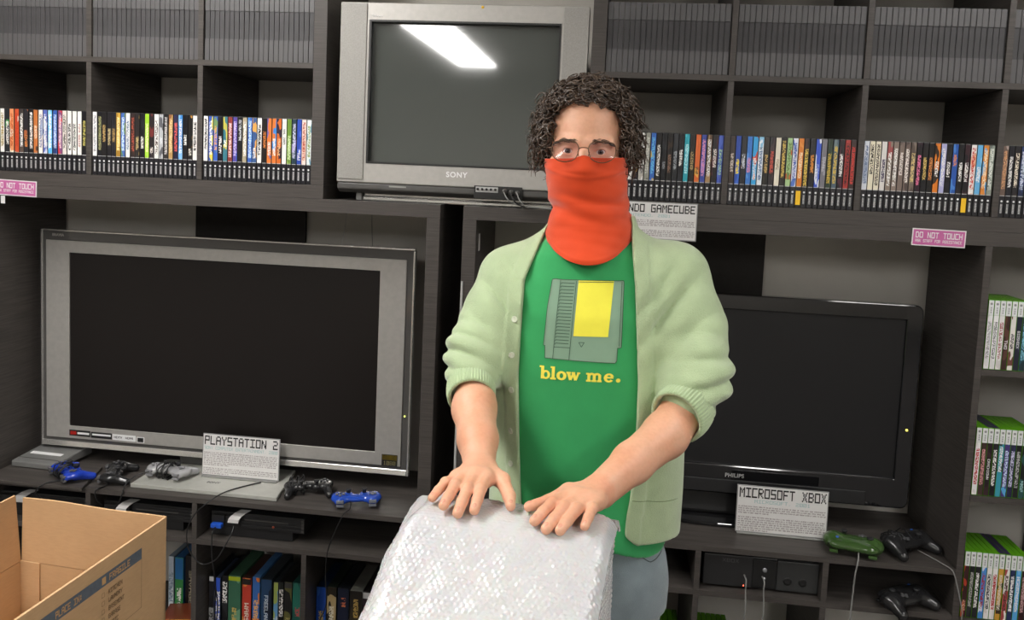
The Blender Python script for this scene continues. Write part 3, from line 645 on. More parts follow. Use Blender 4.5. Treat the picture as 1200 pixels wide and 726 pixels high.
for k, (c_, end) in enumerate(((CORDG, (.72, -.012, 1.4705)), (CORD, (.72, -.019, 1.4705)), (CORDG, (.72, -.026, 1.4705)))):
    p = spline([(.573+k*.018, -.03, 1.511), (.583+k*.020, -.045-.010*k, 1.497-.003*k), (.60+.020*k, -.038-.010*k, 1.482-.004*k), (.645+.004*k, -.018-.011*k, 1.4735), (end[0], -.008-.011*k, 1.4705), (.77, .012-.011*k, 1.4695)], 8)
    o = MB().tube(p, .0019, 6).build('signal_cord', c_); tag(o, ['grey signal cord looping highest from the tube television connector panel', 'black signal cord hanging from the tube television connector panel', 'lowest grey signal cord lying under the tube television connector panel'][k], 'cable')
o = MB().tube(spline([(.12, .10, 2.033), (.30, .07, 2.036), (.5, .06, 2.034), (.74, .09, 2.036)], 10), .003, 6).build('television_cord', CORD)
tag(o, 'black cord lying along the top of the tube television', 'cable')
# --- silver flat television on the left desk
TY = .20
t = thing('flat_television', 'large silver flat television on a pedestal foot, left side', 'television', (-.36, .2, .5335))
mb = MB(); ring(-.9955, .2705, .585, 1.3125, -.9745, .2455, .615, 1.2785, TY, TY+.02, mb); mb.build('outer_frame', SMOKE, t, world=True, bevel=.003)
for b in ((-.9975, -.990, .590, 1.314), (.2665, .272, .583, 1.3075)): MB().box(b[0], b[1], TY-.002, TY+.022, b[2], b[3], c=.001).build('side_trim', CHROME, t, world=True)
MB().box(-.9955, .2705, TY-.002, TY+.022, 1.3095, 1.3145, c=.001).build('top_trim', CHROME, t, world=True)
MB().prism([(TY-.006, .585), (TY+.02, .585), (TY+.02, .606), (TY-.001, .603)], -.9955, .2665, 'x').build('lower_bar', CHROME, t, world=True, bevel=.002)
mb = MB(); ring(-.9775, .2465, .614, 1.2795, -.8945, .161, .656, 1.2405, TY-.004, TY+.012, mb); mb.build('bezel', SILV, t, world=True, bevel=.0015)
MB().box(-.896, .163, TY+.001, TY+.010, .654, 1.242).build('screen', LCDG, t, world=True)
MB().box(-.94, .21, TY+.022, TY+.09, .62, 1.27, c=.02).build('rear_housing', BLKPL, t, world=True)
mb = MB()
V = [(-.576, .034, .5335), (-.096, .030, .5335), (-.128, .265, .5335), (-.575, .265, .5335)]
mb.add(V+[(x, y, .5455) for x, y, z in V], [(3, 2, 1, 0), (4, 5, 6, 7)]+[(k, (k+1) % 4, 4+(k+1) % 4, 4+k) for k in range(4)])
f = mb.build('pedestal_foot', mat('pedestal_silver', (.50, .50, .46), .38, metal=.25, var=.05), t, world=True, bevel=.0015)
MB().box(-.52, -.20, TY+.03, TY+.06, .5457, .66, c=.006).build('pedestal_neck', DKPL, t, world=True)
font_text('SONY', .016, Matrix.Translation((-.335+.36, .10-.2, .5458-.5335)), 'maker_name', DKPL, t, offset=.0003)
font_text('BRAVIA', .0125, at(-.936+.36, TY-.0008-.2, 1.2965-.5335), 'model_name', SILV, t, offset=.0002)
mb = MB(); font_text
rd = mat('red_label', '#a82018', .4, var=0)
def plate(nm, x0, x1, z0, z1, m, par, y=TY-.0046): return MB().box(x0, x1, y-.0006, y, z0, z1).build(nm, m, par, world=True)
s = plate('label_sticker', -.8935, -.818, .6235, .6435, BLKPL, t); plate('sticker_mark', -.889, -.868, .6275, .6395, rd, s, TY-.0053); plate('sticker_print', -.864, -.822, .630, .637, WHITEP, s, TY-.0053)
s = plate('label_sticker', -.8155, -.741, .622, .642, BLKPL, t); plate('sticker_print', -.811, -.745, .6305, .6365, WHITEP, s, TY-.0053)
s = plate('label_sticker', -.7385, -.656, .6205, .6405, WHITEP, t)
font_text('DNIe' if 0 else 'HDTV', .011, at(-.7185+.36, TY-.0056-.2, .6305-.5335), 'sticker_print', BLKP, s).parent = s
font_text('HDMI', .011, at(-.679+.36, TY-.0056-.2, .6303-.5335), 'sticker_print', BLKP, s)
s = plate('energy_sticker', -.652, -.6255, .6185, .638, WHITEP, t); plate('sticker_print', -.649, -.6285, .621, .6355, BLKP, s, TY-.0053)
s = plate('resolution_sticker', .185, .2365, .614, .6515, BLKPL, t); plate('gold_band', .187, .2345, .6335, .6495, mat('gold_label', '#6a5a18', .4, metal=.3), s, TY-.0053)
for nm, txt, z, m_ in (('sticker_print', 'FULL HD', .6415, BLKP), ('sticker_print', '1080', .6235, mat('gold_print', '#8a8258', .4))):
    mb = MB(); pixel_text(mb, txt, .191, z+.0062, .0395, .0125, Matrix.Translation((0, TY-.0059, 0)), 1.1); mb.build(nm, m_, s, world=True)
LED = mat('yellow_led', (.7, .75, .1), .4, var=0, emit=(.9, 1, .2), estr=.6)
MB().lathe([(.003, 0), (.003, .001)], Tm((.2555, TY-.004, .78), rx=PI/2), 10).build('power_light', LED, t, world=True)
# --- black flat television on the right desk
t = thing('flat_television', 'gloss black flat television on the right desk behind the person', 'television', (1.24, .2, .5355))
def rrect(x0, x1, z0, z1, r, n=6):
    P = []
    for cx, cz, a0 in ((x1-r, z1-r, 0), (x0+r, z1-r, PI/2), (x0+r, z0+r, PI), (x1-r, z0+r, 1.5*PI)):
        P += [(cx+r*math.cos(a0+k/n*PI/2), cz+r*math.sin(a0+k/n*PI/2)) for k in range(n+1)]
    return P
def frame(outer, inner, y0, y1, mb):
    n = len(outer); V = [(p[0], y0, p[1]) for p in outer]+[(p[0], y0, p[1]) for p in inner]+[(p[0], y1, p[1]) for p in outer]+[(p[0], y1, p[1]) for p in inner]
    F = []
    for k in range(n):
        j = (k+1) % n; F += [(j, k, n+k, n+j), (2*n+k, 2*n+j, 3*n+j, 3*n+k), (k, j, 2*n+j, 2*n+k), (n+j, n+k, 3*n+k, 3*n+j)]
    return mb.add(V, F)
mb = MB(); frame(rrect(.678, 1.7925, .622, 1.2335, .022), rrect(.722, 1.7475, .712, 1.188, .003), TY-.012, TY+.02, mb); mb.build('bezel', GLOSSB, t, world=True, bevel=.004)
MB().box(.718, 1.752, TY-.004, TY+.006, .708, 1.192).build('screen', LCDG2, t, world=True)
MB().box(.72, 1.75, TY+.02, TY+.085, .64, 1.215, c=.02).build('rear_housing', BLKPL, t, world=True)
MB().box(.80, 1.67, TY-.016, TY-.0125, .627, .668, c=.002).build('speaker_bar', mat('speaker_black', (.016, .016, .017), .35, var=.1, scale=300), t, world=True)
font_text('PHILIPS', .0165, at(1.287-1.24, TY-.0128-.2, .681-.5355), 'maker_name', mat('silver_print', (.5, .5, .5), .35, metal=.3, var=0), t, offset=.0004, spacing=1.08)
mb = MB(); mb.prism([(1.24+.26*math.cos(a*PI/20), .225+.085*math.sin(a*PI/20)) for a in range(40)], .5360, .548); mb.build('pedestal_foot', GLOSSB, t, world=True, bevel=.003)
MB().box(1.10, 1.38, .21, .26, .549, .66, c=.01).build('pedestal_neck', BLKPL, t, world=True)
mb = MB().box(1.776, 1.7775, TY-.013, TY-.0125, .93, .94)
MB().lathe([(.0035, 0), (.0035, .001)], Tm((1.772, TY-.0121, .862), rx=PI/2), 10).build('power_light', mat('amber_led', (.9, .8, .1), .4, var=0, emit=(1, .85, .1), estr=1.), t, world=True)
# ------------------------------------------------------------------ framed signs
PAPER = mat('sign_paper', (.72, .71, .70), .5, var=.02); TEALP = mat('pale_teal_print', (.36, .52, .52), .5, var=0); GREYP = mat('grey_text_print', (.30, .26, .26), .5, var=0)
ACRY = mat('acrylic_edge', (.30, .30, .30), .15, var=0)
def text_lines(mb, x0, x1, z1, n, pitch, h, seed, M, short=()):
    r = random.Random(seed)
    for k in range(n):
        x = x0; z = z1-k*pitch; xe = x0+(x1-x0)*(.35 if k in short else 1)
        while x < xe-.002:
            w = min(r.uniform(.003, .013), xe-x); q = x
            while q < x+w-.0012:
                lw = r.uniform(.0009, .0017); top = h*r.choice((1, .8, 1)); bot = h*r.choice((0, 0, .2))
                mb.add([(M @ Vector(p))[:] for p in ((q, 0, z-h+bot), (q+lw, 0, z-h+bot), (q+lw, 0, z-h+top), (q, 0, z-h+top))], [(0, 1, 2, 3)]); q += lw+.0005
            x += w+.0022
def sign(name, label, loc, rz, tilt, w, h, title, sub, l1, l2, stand=True, seed=1, pitch=.0056):
    t = thing(name, label, 'sign', loc, rz)
    M = Matrix.Rotation(-tilt, 4, 'X')   # leans back
    MB().box(0, w, 0, .0028, .002, h, M=M, c=.0006).build('acrylic_holder', ACRY, t)
    p = MB().box(.0028, w-.0028, -.0012, -.0002, .005, h-.0025, M=M).build('paper', PAPER, t)
    L = lambda y: M @ Matrix.Translation((0, y, 0))
    mb = MB(); pixel_text(mb, title, .007, h-.007, w-.014, h*.205, L(-.0016), 1.12); mb.build('title_lettering', BLKP, p)
    mb = MB(); sw = (w-.014)*min(1, len(sub)/len(title)*.6); pixel_text(mb, sub, (w-sw)/2, h-.012-h*.205, sw, h*.072, L(-.0016), 1.0); mb.build('subtitle', TEALP, p)
    mb = MB(); z = h-.018-h*.30; text_lines(mb, .006, w-.006, z, l1, pitch, pitch*.62, seed, L(-.0016), (l1-1,))
    text_lines(mb, .006, w-.006, z-(l1+1)*pitch, l2, pitch, pitch*.62, seed+5, L(-.0016), (l2-1,)); mb.build('body_text', GREYP, p)
    if stand: MB().box(.004, w-.004, -.012, .02, 0, .0024, c=.0008).build('holder_base', mat('clear_acrylic_grey', (.25, .25, .24), .15, var=0), t)
    return t
sign('framed_sign', 'white sign titled for the second console, standing before the silver television', (-.400, .150, .5465), .0, .06, .2605, .1375, 'PLAYSTATION 2', 'SONY COMPUTER ENTERTAINMENT, 2000', 8, 4, seed=2, pitch=.0056)
sign('framed_sign', 'white sign with black pixel title standing before the black television', (1.288, .118, .5360), .0, .05, .262, .142, 'MICROSOFT XBOX', 'MICROSOFT, 2001', 4, 7, seed=4, pitch=.0064)
sign('wall_sign', "white sign taped to the shelf edge behind the person's shoulder", (.838, -.0045, 1.397), 0, 0, .272, .1065, 'NINTENDO GAMECUBE', 'NINTENDO, 2001', 5, 5, stand=False, seed=9, pitch=.0046)
PINK = mat('pink_card', '#c0609a', .5, var=.03)
def pink(label, x, z, w, h, ang):
    t = thing('notice_sign', label, 'sign', (x, -.0016, z), rot=(0, ang, 0))
    MB().box(0, w, 0, .001, -h, 0).build('white_border', PAPER, t)
    p = MB().box(.003, w-.003, -.0004, -.0001, -h+.003, -.003).build('pink_panel', PINK, t)
    mb = MB(); pixel_text(mb, 'DO NOT TOUCH', .009, -.009, w-.018, h*.34, Matrix.Translation((0, -.0007, 0)), 1.15)
    pixel_text(mb, 'ASK STAFF FOR ASSISTANCE', .009, -.013-h*.34, w-.018, h*.17, Matrix.Translation((0, -.0007, 0)), 1.1); mb.build('lettering', WHITEP, p)
pink('pink do-not-touch card on the shelf edge, right, above the black television', 1.6770, 1.4668, .1365, .0460, .012)
pink('pink do-not-touch card on the shelf edge, cut by the left picture edge', -1.000, 1.4795, .1375, .0480, .022)
mb = MB().box(-.982, -.968, -.0012, -.0002, 1.405, 1.4285); tag(mb.build('hanging_tag', PAPER), 'small white paper tag below the left pink card', 'tag')
mb = MB().box(.4942, .4948, .05, .075, 1.335, 1.385); tag(mb.build('hanging_tag', PAPER), 'small white paper tag inside the right unit beside the gap', 'tag')
# ------------------------------------------------------------------ game controllers
def pad_mesh(kind):
    """x width, +y towards the cord side, z up; body rests near z=0"""
    if kind == 'stick':
        S = SDF(np.arange(-.088, .089, .0020), np.arange(-.066, .050, .0020), np.arange(-.004, .052, .0020))
        for sx in (-1, 1):
            S.ell((sx*.053, .006, .030), (.030, .029, .0150), .012)
            S.cone((sx*.056, .0, .028), (sx*.069, -.050, .016), .0175, .0120, .012)
            S.ell((sx*.053, .030, .026), (.017, .012, .0115), .008)
        S.ell((0, .008, .030), (.050, .022, .0115), .014)
        for sx in (-1, 1): S.ell((sx*.026, -.013, .031), (.0165, .0165, .0135), .008)
        S.cut(lambda X, Y, Z: Z-.0405+0*X+0*Y if False else -(Z-.0415)+0*X+0*Y, (-.1, -.04, .03), (.1, .05, .06), .003)
    else:
        S = SDF(np.arange(-.090, .091, .0020), np.arange(-.070, .056, .0020), np.arange(-.004, .060, .0020))
        S.ell((0, .006, .030), (.078, .042, .020), .02)
        for sx in (-1, 1): S.cone((sx*.055, -.002, .028), (sx*.070, -.050, .014), .025, .015, .02); S.ell((sx*.045, .036, .030), (.022, .012, .011), .01)
    V, Q = surface_nets(S); V = smooth_mesh(V, Q, 2, .4)
    V[:, 2] -= V[:, 2].min(); return V, Q
PADV = {k: pad_mesh(k) for k in ('stick', 'wide')}
def padmat(nm, col, rough=.28, alpha=0.):
    m = mat(nm, col, rough, var=.05, spec=.5, coat=.3)
    if alpha: m.node_tree.nodes['Principled BSDF'].inputs['Transmission Weight'].default_value = alpha
    return m
KEYM = mat('pad_button_grey', (.10, .10, .105), .35, var=0)
def controller(label, loc, rz, m, kind='stick', tilt=(0, 0), stickm=None, coil=None, keym=None):
    t = thing('game_controller', label, 'game controller', loc, rot=(tilt[0], tilt[1], rz), group=None); t.scale = (.92, .92, .92) if kind == 'stick' else (.96, .96, .96)
    V, Q = PADV[kind]
    arr_obj('body', V, Q, m, t, world=False)
    sm = stickm or mat('pad_stick_rubber', (.02, .02, .022), .5, var=0); km = keym or KEYM
    top = .038 if kind == 'stick' else .046
    sp = [(-.026, -.013), (.026, -.013)] if kind == 'stick' else [(-.045, .008), (.026, -.018)]
    for x, y in sp:
        MB().lathe([(.0075, top-.004), (.0060, top+.006), (.0090, top+.0085), (.0095, top+.011), (.0080, top+.0125), (.0040, top+.0115)], Tm((x, y, 0)), 16).build('thumbstick', sm, t)
    dx, dy = (-.053, .008) if kind == 'stick' else (-.026, -.018)
    mb = MB()
    for a in range(4):
        R = Tm((dx, dy, top+.001), rz=a*PI/2); mb.prism([(-.0035, .0035), (0, .0015), (.0035, .0035), (.0035, .0115), (-.0035, .0115)], 0, .0035, M=R)
    mb.build('direction_pad', km, t, bevel=.0006)
    bx, by = (.053, .008) if kind == 'stick' else (.045, .010)
    cols = [None]*4 if kind == 'stick' else ['#c83020', '#3060c0', '#d8b020', '#30a040']
    for a in range(4):
        bm_ = km if cols[a] is None else mat(f'pad_button_{a}', cols[a], .3, var=0)
        MB().lathe([(.0046, top), (.0046, top+.0035), (.0036, top+.0045)], Tm((bx+.0105*math.cos(a*PI/2), by+.0105*math.sin(a*PI/2), 0)), 12).build('face_button', bm_, t)
    for sx in (-1, 1):
        for k, z in enumerate((.013, .026)):
            if kind == 'wide' and k: continue
            MB().box(sx*.053-.012, sx*.053+.012, .034, .0445+.002*k, z-.0045, z+.0045, c=.002).build('shoulder_button', km if kind == 'stick' else m, t)
    MB().box(-.009, -.003, .004, .008, top, top+.0025, c=.0006).build('start_button', km, t)
    if coil:   # cord wound round the middle
        x0, x1, n, rr = coil
        p = []
        for i in range(n*16+1):
            a = 2*PI*i/16; u = i/(n*16)
            k = 1+.10*math.sin(i*1.7)+.06*math.sin(i*.43)
            p.append((x0+(x1-x0)*(.5-.5*math.cos(u*3*PI))+.003*math.sin(a*1.1), .010+.031*k*math.cos(a)*rr, .024+.026*k*math.sin(a)*rr))
        zmin = min(q[2] for q in p); p = [(a, b, max(c, .0024)) for a, b, c in p]
        MB().tube(p, .0020, 6).build('wound_cord', CORD, t)
    return t
BLUEM = padmat('blue_pad_plastic', '#1c3cae', .22); BLACKPAD = padmat('black_pad_plastic', (.016, .016, .017), .25)
SILVPAD = padmat('smoke_silver_pad_plastic', (.36, .36, .37), .22); CLEARBLUE = padmat('clear_blue_pad_plastic', '#2a56c8', .12, .25)
CLEARGREEN = padmat('clear_green_pad_plastic', (.055, .12, .03), .12, .25)
DZ = DESK+.0012
# thin black board lying on the desk under the two left pads
MAT_Z = DESK+.0006
mb = MB().prism([(-1.036, -.028), (-.697, -.028), (-.745, .150), (-1.036, .150)], MAT_Z, MAT_Z+.010)
tag(mb.build('black_board', BLKH, bevel=.001), 'thin black board lying on the left desk under the blue pad', 'board')
MT = MAT_Z+.0112
controller('opaque blue game pad wound in its cord, left end of the desk', (-.786, .040, MT), 2.55, BLUEM, tilt=(0, 0), coil=(-.022, .026, 6, 1.0))
controller('black game pad lying next to the opaque blue pad', (-.659, .090, DZ), 1.9, BLACKPAD)
controller('silver game pad wound in black cord, on the television foot', (-.490, .115, .5467), 3.0, SILVPAD, coil=(-.020, .022, 7, 1.05), keym=mat('pad_button_pale', (.22, .22, .23), .3, var=0))
controller('black game pad with a coiled cord, right of the white sign', (-.026, .115, DZ), .35, BLACKPAD, coil=(-.06, -.012, 5, 1.15))
controller('clear blue game pad at the right end of the left desk', (.146, .062, DZ), 3.45, CLEARBLUE, keym=mat('pad_button_smoke', (.16, .17, .2), .3, var=0))
RZ_ = DESK+.0032
controller('clear green game pad on the right desk by the white sign', (1.604, .045, RZ_), 2.9, CLEARGREEN, kind='wide')
controller('black game pad under a coiled cord, right end of the right desk', (1.765, .095, RZ_), .55, BLACKPAD, kind='wide', coil=(-.05, .0, 4, 1.25))
controller('black game pad lying on the console shelf below the right desk', (1.745, .02, LOW+.0012), .6, BLACKPAD, kind='wide')
# wedge-shaped silver console box at the left end
t = thing('slim_console', 'grey slim console box with a white glare strip, left end of desk', 'game console', (-.936, .17, MT), rz=-.05)
mb = MB(); mb.prism([(-.09, 0), (.09, 0), (.09, .034), (-.09, .020)], -.080, .080, 'x'); mb.build('body', mat('slim_grey_plastic', (.20, .20, .195), .35, metal=.2, var=.04), t, bevel=.004)
TT = Tm((0, 0, .0272), rx=.0778)
MB().box(-.062, .052, -.030, -.012, .0008, .0014, M=TT).build('glare_strip', WHITEP, t)  # glare on the lid painted as a white strip
MB().box(-.012, .022, .060, .067, .0008, .0014, M=TT).build('small_label', WHITEP, t)
MB().box(-.078, .078, -.062, -.060, .0003, .0012, M=TT).build('lid_seam', DKPL, t)
# ------------------------------------------------------------------ consoles on the shelf below the left desk
RIB = mat('console_black', (.014, .014, .015), .38, var=.08)
TAPE = mat('white_paper_tape', (.70, .69, .68), .6, var=.03)
def fat_console(label, x0, tape_x, memory=True, y=.03):
    t = thing('game_console', label, 'game console', (x0, y, LOW+.0012))
    MB().box(.0, .262, .012, .182, 0, .030, c=.002).build('lower_body', RIB, t)
    MB().box(.0, .301, .006, .182, .0305, .078, c=.002).build('upper_body', RIB, t)
    mb = MB()
    for k in range(4): mb.box(.10, .298, .0035, .0075, .036+k*.0105, .0415+k*.0105, c=.0008)
    mb.build('ribbed_front', RIB, t)
    mb = MB()
    for k in range(4): mb.box(.292, .3005, .001, .0055, .035+k*.0105, .0425+k*.0105, c=.0008)
    mb.build('corner_fins', DKPL, t)
    MB().box(.11, .25, .002, .0034, .0585, .0615).build('disc_tray', DKPL, t)
    MB().box(.004, .095, .004, .0062, .034, .075, c=.001).build('port_panel', BLKPL, t)
    mb = MB(); mb.lathe([(.0042, 0), (.0042, .0006)], Tm((.203, .0014, .045), rx=PI/2), 10); mb.build('emblem', mat('red_emblem', '#b05038', .4, var=0), t)
    mb = MB(); mb.box(.262, .268, .0008, .0020, .06, .064)
    for sx in (.010, .054):
        MB().box(sx, sx+.040, -.010, .004, .052, .072, c=.002).build('memory_card', BLKPL, t)
    return t
c1 = fat_console('black ribbed game console with a blue-ended plug, below the white sign', -.308, 0)
p = MB().box(.012, .046, -.024, -.006, .036, .049, c=.002).build('controller_plug', mat('blue_plug', '#2456c0', .3, var=.05), c1)
c2 = fat_console('black ribbed game console beside the cardboard box, left console shelf', -.665, 0)
c3 = fat_console('black ribbed game console behind the cardboard flap, far left', -1.02, 0)
def tape(label, pts, w):
    mb = MB(); V = []
    for x, y, z in pts: V += [(x, y, z), (x+w, y, z), (x, y+.0004, z+.0004), (x+w, y+.0004, z+.0004)]
    F = []
    for i in range(len(pts)-1):
        a = i*4; b = a+4; F += [(a, a+1, b+1, b), (a+2, b+2, b+3, a+3), (a, b, b+2, a+2), (a+1, a+3, b+3, b+1)]
    n = (len(pts)-1)*4; F += [(0, 2, 3, 1), (n, n+1, n+3, n+2)]
    mb.add(V, F); return tag(mb.build('paper_strip', TAPE), label, 'paper strip', 'white paper strips on the consoles')
for lb, x in (('white paper strip on the console beside the blue-ended plug', -.246), ('white paper strip on the console right behind the box rim', -.615), ('white paper strip at the far left behind the box flap', -.962)):
    tape(lb, [(x, .0165, .4580), (x+.003, .0155, .470), (x+.009, .020, .4785), (x+.016, .034, .4838), (x+.024, .060, .4842)], .034)
# ------------------------------------------------------------------ big black console below the right desk
t = thing('game_console', 'large black console with two round silver buttons, below the right desk', 'game console', (1.192, .03, LOW+.0012))
XM = mat('console_matte_black', (.020, .020, .021), .45, var=.1)
MB().box(0, .322, .008, .26, .002, .095, c=.004).build('body', XM, t)
MB().box(.0, .138, -.003, .010, .006, .098, c=.003).build('left_block', XM, t)
MB().box(.206, .322, -.001, .010, .006, .094, c=.003).build('right_block', mat('console_port_grey', (.035, .036, .036), .4, var=.05), t)
MB().box(.139, .205, .001, .009, .010, .090, c=.001).build('disc_tray', BLKPL, t)
mb = MB(); pixel_text(mb, 'XBOX', .052, .0885, .046, .011, Matrix.Translation((0, -.0036, 0)), 1.1); mb.build('emblem', KEYM, t)
BTN = mat('round_silver_button', (.5, .52, .55), .2, metal=.7, var=0)
for z, r_ in ((.062, .0075), (.037, .005)): MB().lathe([(r_, 0), (r_*.95, .003), (r_*.5, .0048)], Tm((.172, .0005, z), rx=PI/2), 14).build('round_button', BTN, t)
for x in (.236, .278):
    mb = MB().lathe([(.0115, 0), (.0115, .002), (.006, .0005)], Tm((x, -.0012, .036), rx=PI/2), 14); mb.build('controller_port', BLKPL, t)
MB().lathe([(.0016, 0), (.0016, .001)], Tm((.115, -.0032, .012), rx=PI/2), 8).build('power_light', mat('red_led', (.8, .05, .03), .4, var=0, emit=(1, .08, .04), estr=3), t)
for x, lb in ((1.306, 'left'), (1.356, 'right')):
    o = MB().tube(spline([(x, .020, .452), (x+.002, -.006, .448), (x+.001, -.010, .425), (x+.004, -.012, .36), (x-.004, -.010, .28), (x+.01, -.012, .2)], 6), .0022, 6).build('controller_cord', CORDG)
    tag(o, f'grey cord hanging in front of the large black console, {lb} of the pair', 'cable')
# ------------------------------------------------------------------ loose cords
def cord(label, pts, r=.0021, m=None, n=10, closed=False): return tag(MB().tube(spline(pts, n, closed), r, 6, closed=closed).build('controller_cord', m or CORD), label, 'cable')
cord('black cord from the opaque blue pad over the board edge', [(-.775, .030, MT+.01), (-.79, .0, MT+.004), (-.815, -.020, MT+.003), (-.835, -.036, .535), (-.845, -.034, .515), (-.842, .004, .47), (-.84, .015, .44)])
cord('black cord from the second black pad down over the desk edge', [(-.64, .048, .56), (-.648, .02, .5385), (-.657, -.003, .5365), (-.665, -.010, .527), (-.662, -.006, .50), (-.655, .012, .478)])
cord('black cord from the silver pad down past the desk edge', [(-.530, .062, .578), (-.560, .045, .570), (-.582, .028, .551), (-.583, .010, .538), (-.576, -.008, .533), (-.585, -.013, .50), (-.612, -.012, .47), (-.632, -.010, .44)])
cord('black cord looping from the television foot to the blue-ended plug', [(-.19, .13, .5482), (-.235, .075, .5482), (-.262, .024, .549), (-.285, -.012, .537), (-.325, -.03, .50), (-.348, -.035, .45), (-.345, -.035, .39), (-.305, -.034, .345), (-.26, -.032, .36), (-.235, -.025, .40), (-.222, -.006, .435), (-.222, .010, .452)])
cord('black cord hanging from the blue-ended plug to the boxed games', [(-.279, .004, .4455), (-.279, -.014, .440), (-.279, -.017, .42), (-.278, -.018, .37), (-.272, -.014, .31), (-.268, -.010, .26), (-.262, -.008, .2), (-.27, -.006, .12)])
cord('thin black cord from the clear blue pad hanging down the desk front', [(.135, .040, .558), (.142, .015, .541), (.136, -.004, .5365), (.128, -.013, .528), (.10, -.020, .46), (.085, -.022, .40), (.083, -.020, .33), (.085, -.016, .25), (.062, -.014, .18), (.06, -.012, .10)], .0017, CORD)
cord('black power cord hanging beside the silver television', [(.318, .362, 1.424), (.315, .360, 1.38), (.322, .355, 1.30), (.312, .352, 1.2), (.318, .350, 1.0), (.312, .352, .8), (.314, .360, .5365)], .0035)
cord('thin pale cord hanging above the silver television, left one', [(.005, .33, 1.4265), (-.002, .33, 1.36), (-.012, .33, 1.30), (-.018, .33, 1.26), (-.02, .33, .9), (-.02, .33, .5365)], .0016, CORDW)
cord('thin grey cord hanging above the silver television, right one', [(.085, .345, 1.4265), (.086, .345, 1.37), (.090, .345, 1.30), (.092, .345, 1.2), (.092, .345, .9), (.092, .345, .5365)], .0014, CORDG)
cord('grey cord from the clear green pad down to the console shelf', [(1.612, .018, .560), (1.606, -.006, .543), (1.602, -.014, .53), (1.598, -.015, .50), (1.597, -.012, .45), (1.596, -.010, .36), (1.60, -.010, .25), (1.62, -.012, .1)], .0022, CORDG)
cord('grey cord running down the divider beside the right column', [(1.80, .10, .5385), (1.835, .03, .5385), (1.85, -.004, .5375), (1.858, -.012, .525), (1.872, -.012, .48), (1.885, -.012, .43), (1.888, -.010, .405), (1.885, -.010, .3)], .0018, CORDG)
o = MB().box(.4565, .4625, -.0052, -.0006, .06, 1.25, c=.001).build('panel_edge_strip', mat('pale_edge_grey', (.45, .45, .44), .35, var=.1)); tag(o, 'thin pale strip up the panel edge beside the gap', 'cable cover')  # pale strip on the front edge of the panel
# ------------------------------------------------------------------ boxed games on the low shelf
def boxed(label, x0, w, h, y0, dpt, ca, cb, ct, seed, top='#2a2a2a', t0=.05, t1=.15, title=None, badge=None):
    b = thing('boxed_game', label, 'boxed game', (x0+w/2, y0, BOT+.0012))
    MB().box(-w/2+.0004, w/2-.0004, 0, dpt, 0, h, c=.0008).build('carton', mat('carton_'+top[1:], top, .35, var=.15, scale=20, coat=.3), b)
    a = MB().box(-w/2+.001, w/2-.001, -.0006, -.0001, .001, h-.001).build('spine_artwork', SPINE2, b)
    for k, v in dict(ca=[*hexc(ca)], cb=[*hexc(cb)], ct=[*hexc(ct)], t0=t0, t1=t1, split=.45, seed=float(seed)).items(): a[k] = v
    if badge: MB().box(-w/2+.0015, w/2-.0015, -.0012, -.0007, h-badge[1], h-.003).build('top_label', mat('label_'+badge[0][1:], badge[0], .4, var=.03), b)
    if title:
        txt, col, z, hh, L = title
        mb = MB(); pixel_text(mb, txt, -L/2, hh/2, L, hh, Matrix.Translation((0, -.0014, z)) @ Matrix.Rotation(PI/2, 4, 'Y'), 1.2); mb.build('title_lettering', mat('lettering_'+col[1:], col, .4, var=0), b)
    return b
SPINE2 = SPINE.copy(); SPINE2.name = 'printed_box_spine'
for n_ in SPINE2.node_tree.nodes:
    if n_.type == 'MATH' and n_.operation == 'MULTIPLY' and not n_.inputs[1].is_linked:
        v = n_.inputs[1].default_value
        if v in (60, 420): n_.inputs[1].default_value = v*.45
        if v in (22, 300): n_.inputs[1].default_value = v*.6
    if n_.type == 'MATH' and n_.operation == 'LESS_THAN' and abs(n_.inputs[1].default_value-.004) < 1e-5: n_.inputs[1].default_value = .0075
boxed('pale blue boxed game, leftmost of those beside the cardboard box', -.522, .019, .205, .17, .14, '#b8c4d0', '#d8dce0', '#8090a0', 1, '#8a98a4')
boxed('blue-topped green boxed game beside the cardboard box', -.498, .030, .205, .168, .14, '#3a8a48', '#58a858', '#f0f0e8', 2, '#2a6098', .03, .10, badge=('#2a72b0', .075))
boxed('black boxed game titled in pale capitals beside the cardboard box', -.463, .042, .212, .17, .15, '#121112', '#181416', '#181416', 3, '#141314', 0, 0, title=('SAVAGE', '#b0a890', .105, .014, .115))
o = boxed('brown boxed game with yellow edges lying flat beside the cardboard box', -.475, .11, .060, .055, .10, '#6a3420', '#7a4a28', '#c88838', 4, '#70341e', .02, .04); o.rotation_euler = (0, 0, .25)
MB().box(-.054, .054, -.0016, -.0008, .052, .0595).build('yellow_edge', mat('yellow_card_edge', '#d8a040', .4, var=.05), o)
boxed('thin black boxed game with white top label, leftmost of the middle row', -.332, .017, .205, .075, .16, '#1c1c1e', '#26262a', '#909090', 5, '#141416', .05, .1, badge=('#d8d8d8', .018))
boxed('blue and white boxed game second in the middle row', -.314, .015, .195, .085, .14, '#3858c0', '#d8dce8', W, 6, '#303848')
boxed('dark boxed game with white lettering third in the middle row', -.297, .020, .20, .092, .15, '#161618', '#28282c', W, 7, '#141418', .11, .18)
boxed('wide green boxed game with a yellow top band, middle row', -.274, .042, .205, .088, .18, '#3a6850', '#6a9878', '#c8b060', 8, '#3a5a44', .03, .10, badge=('#a8b820', .016))
boxed('red and orange boxed game titled in white capitals, middle row', -.229, .031, .20, .092, .17, '#c04030', '#d88840', '#d87040', 9, '#3a2420', 0, 0, title=('WARS', '#f0e8d8', .085, .014, .065), badge=('#1c1818', .022))
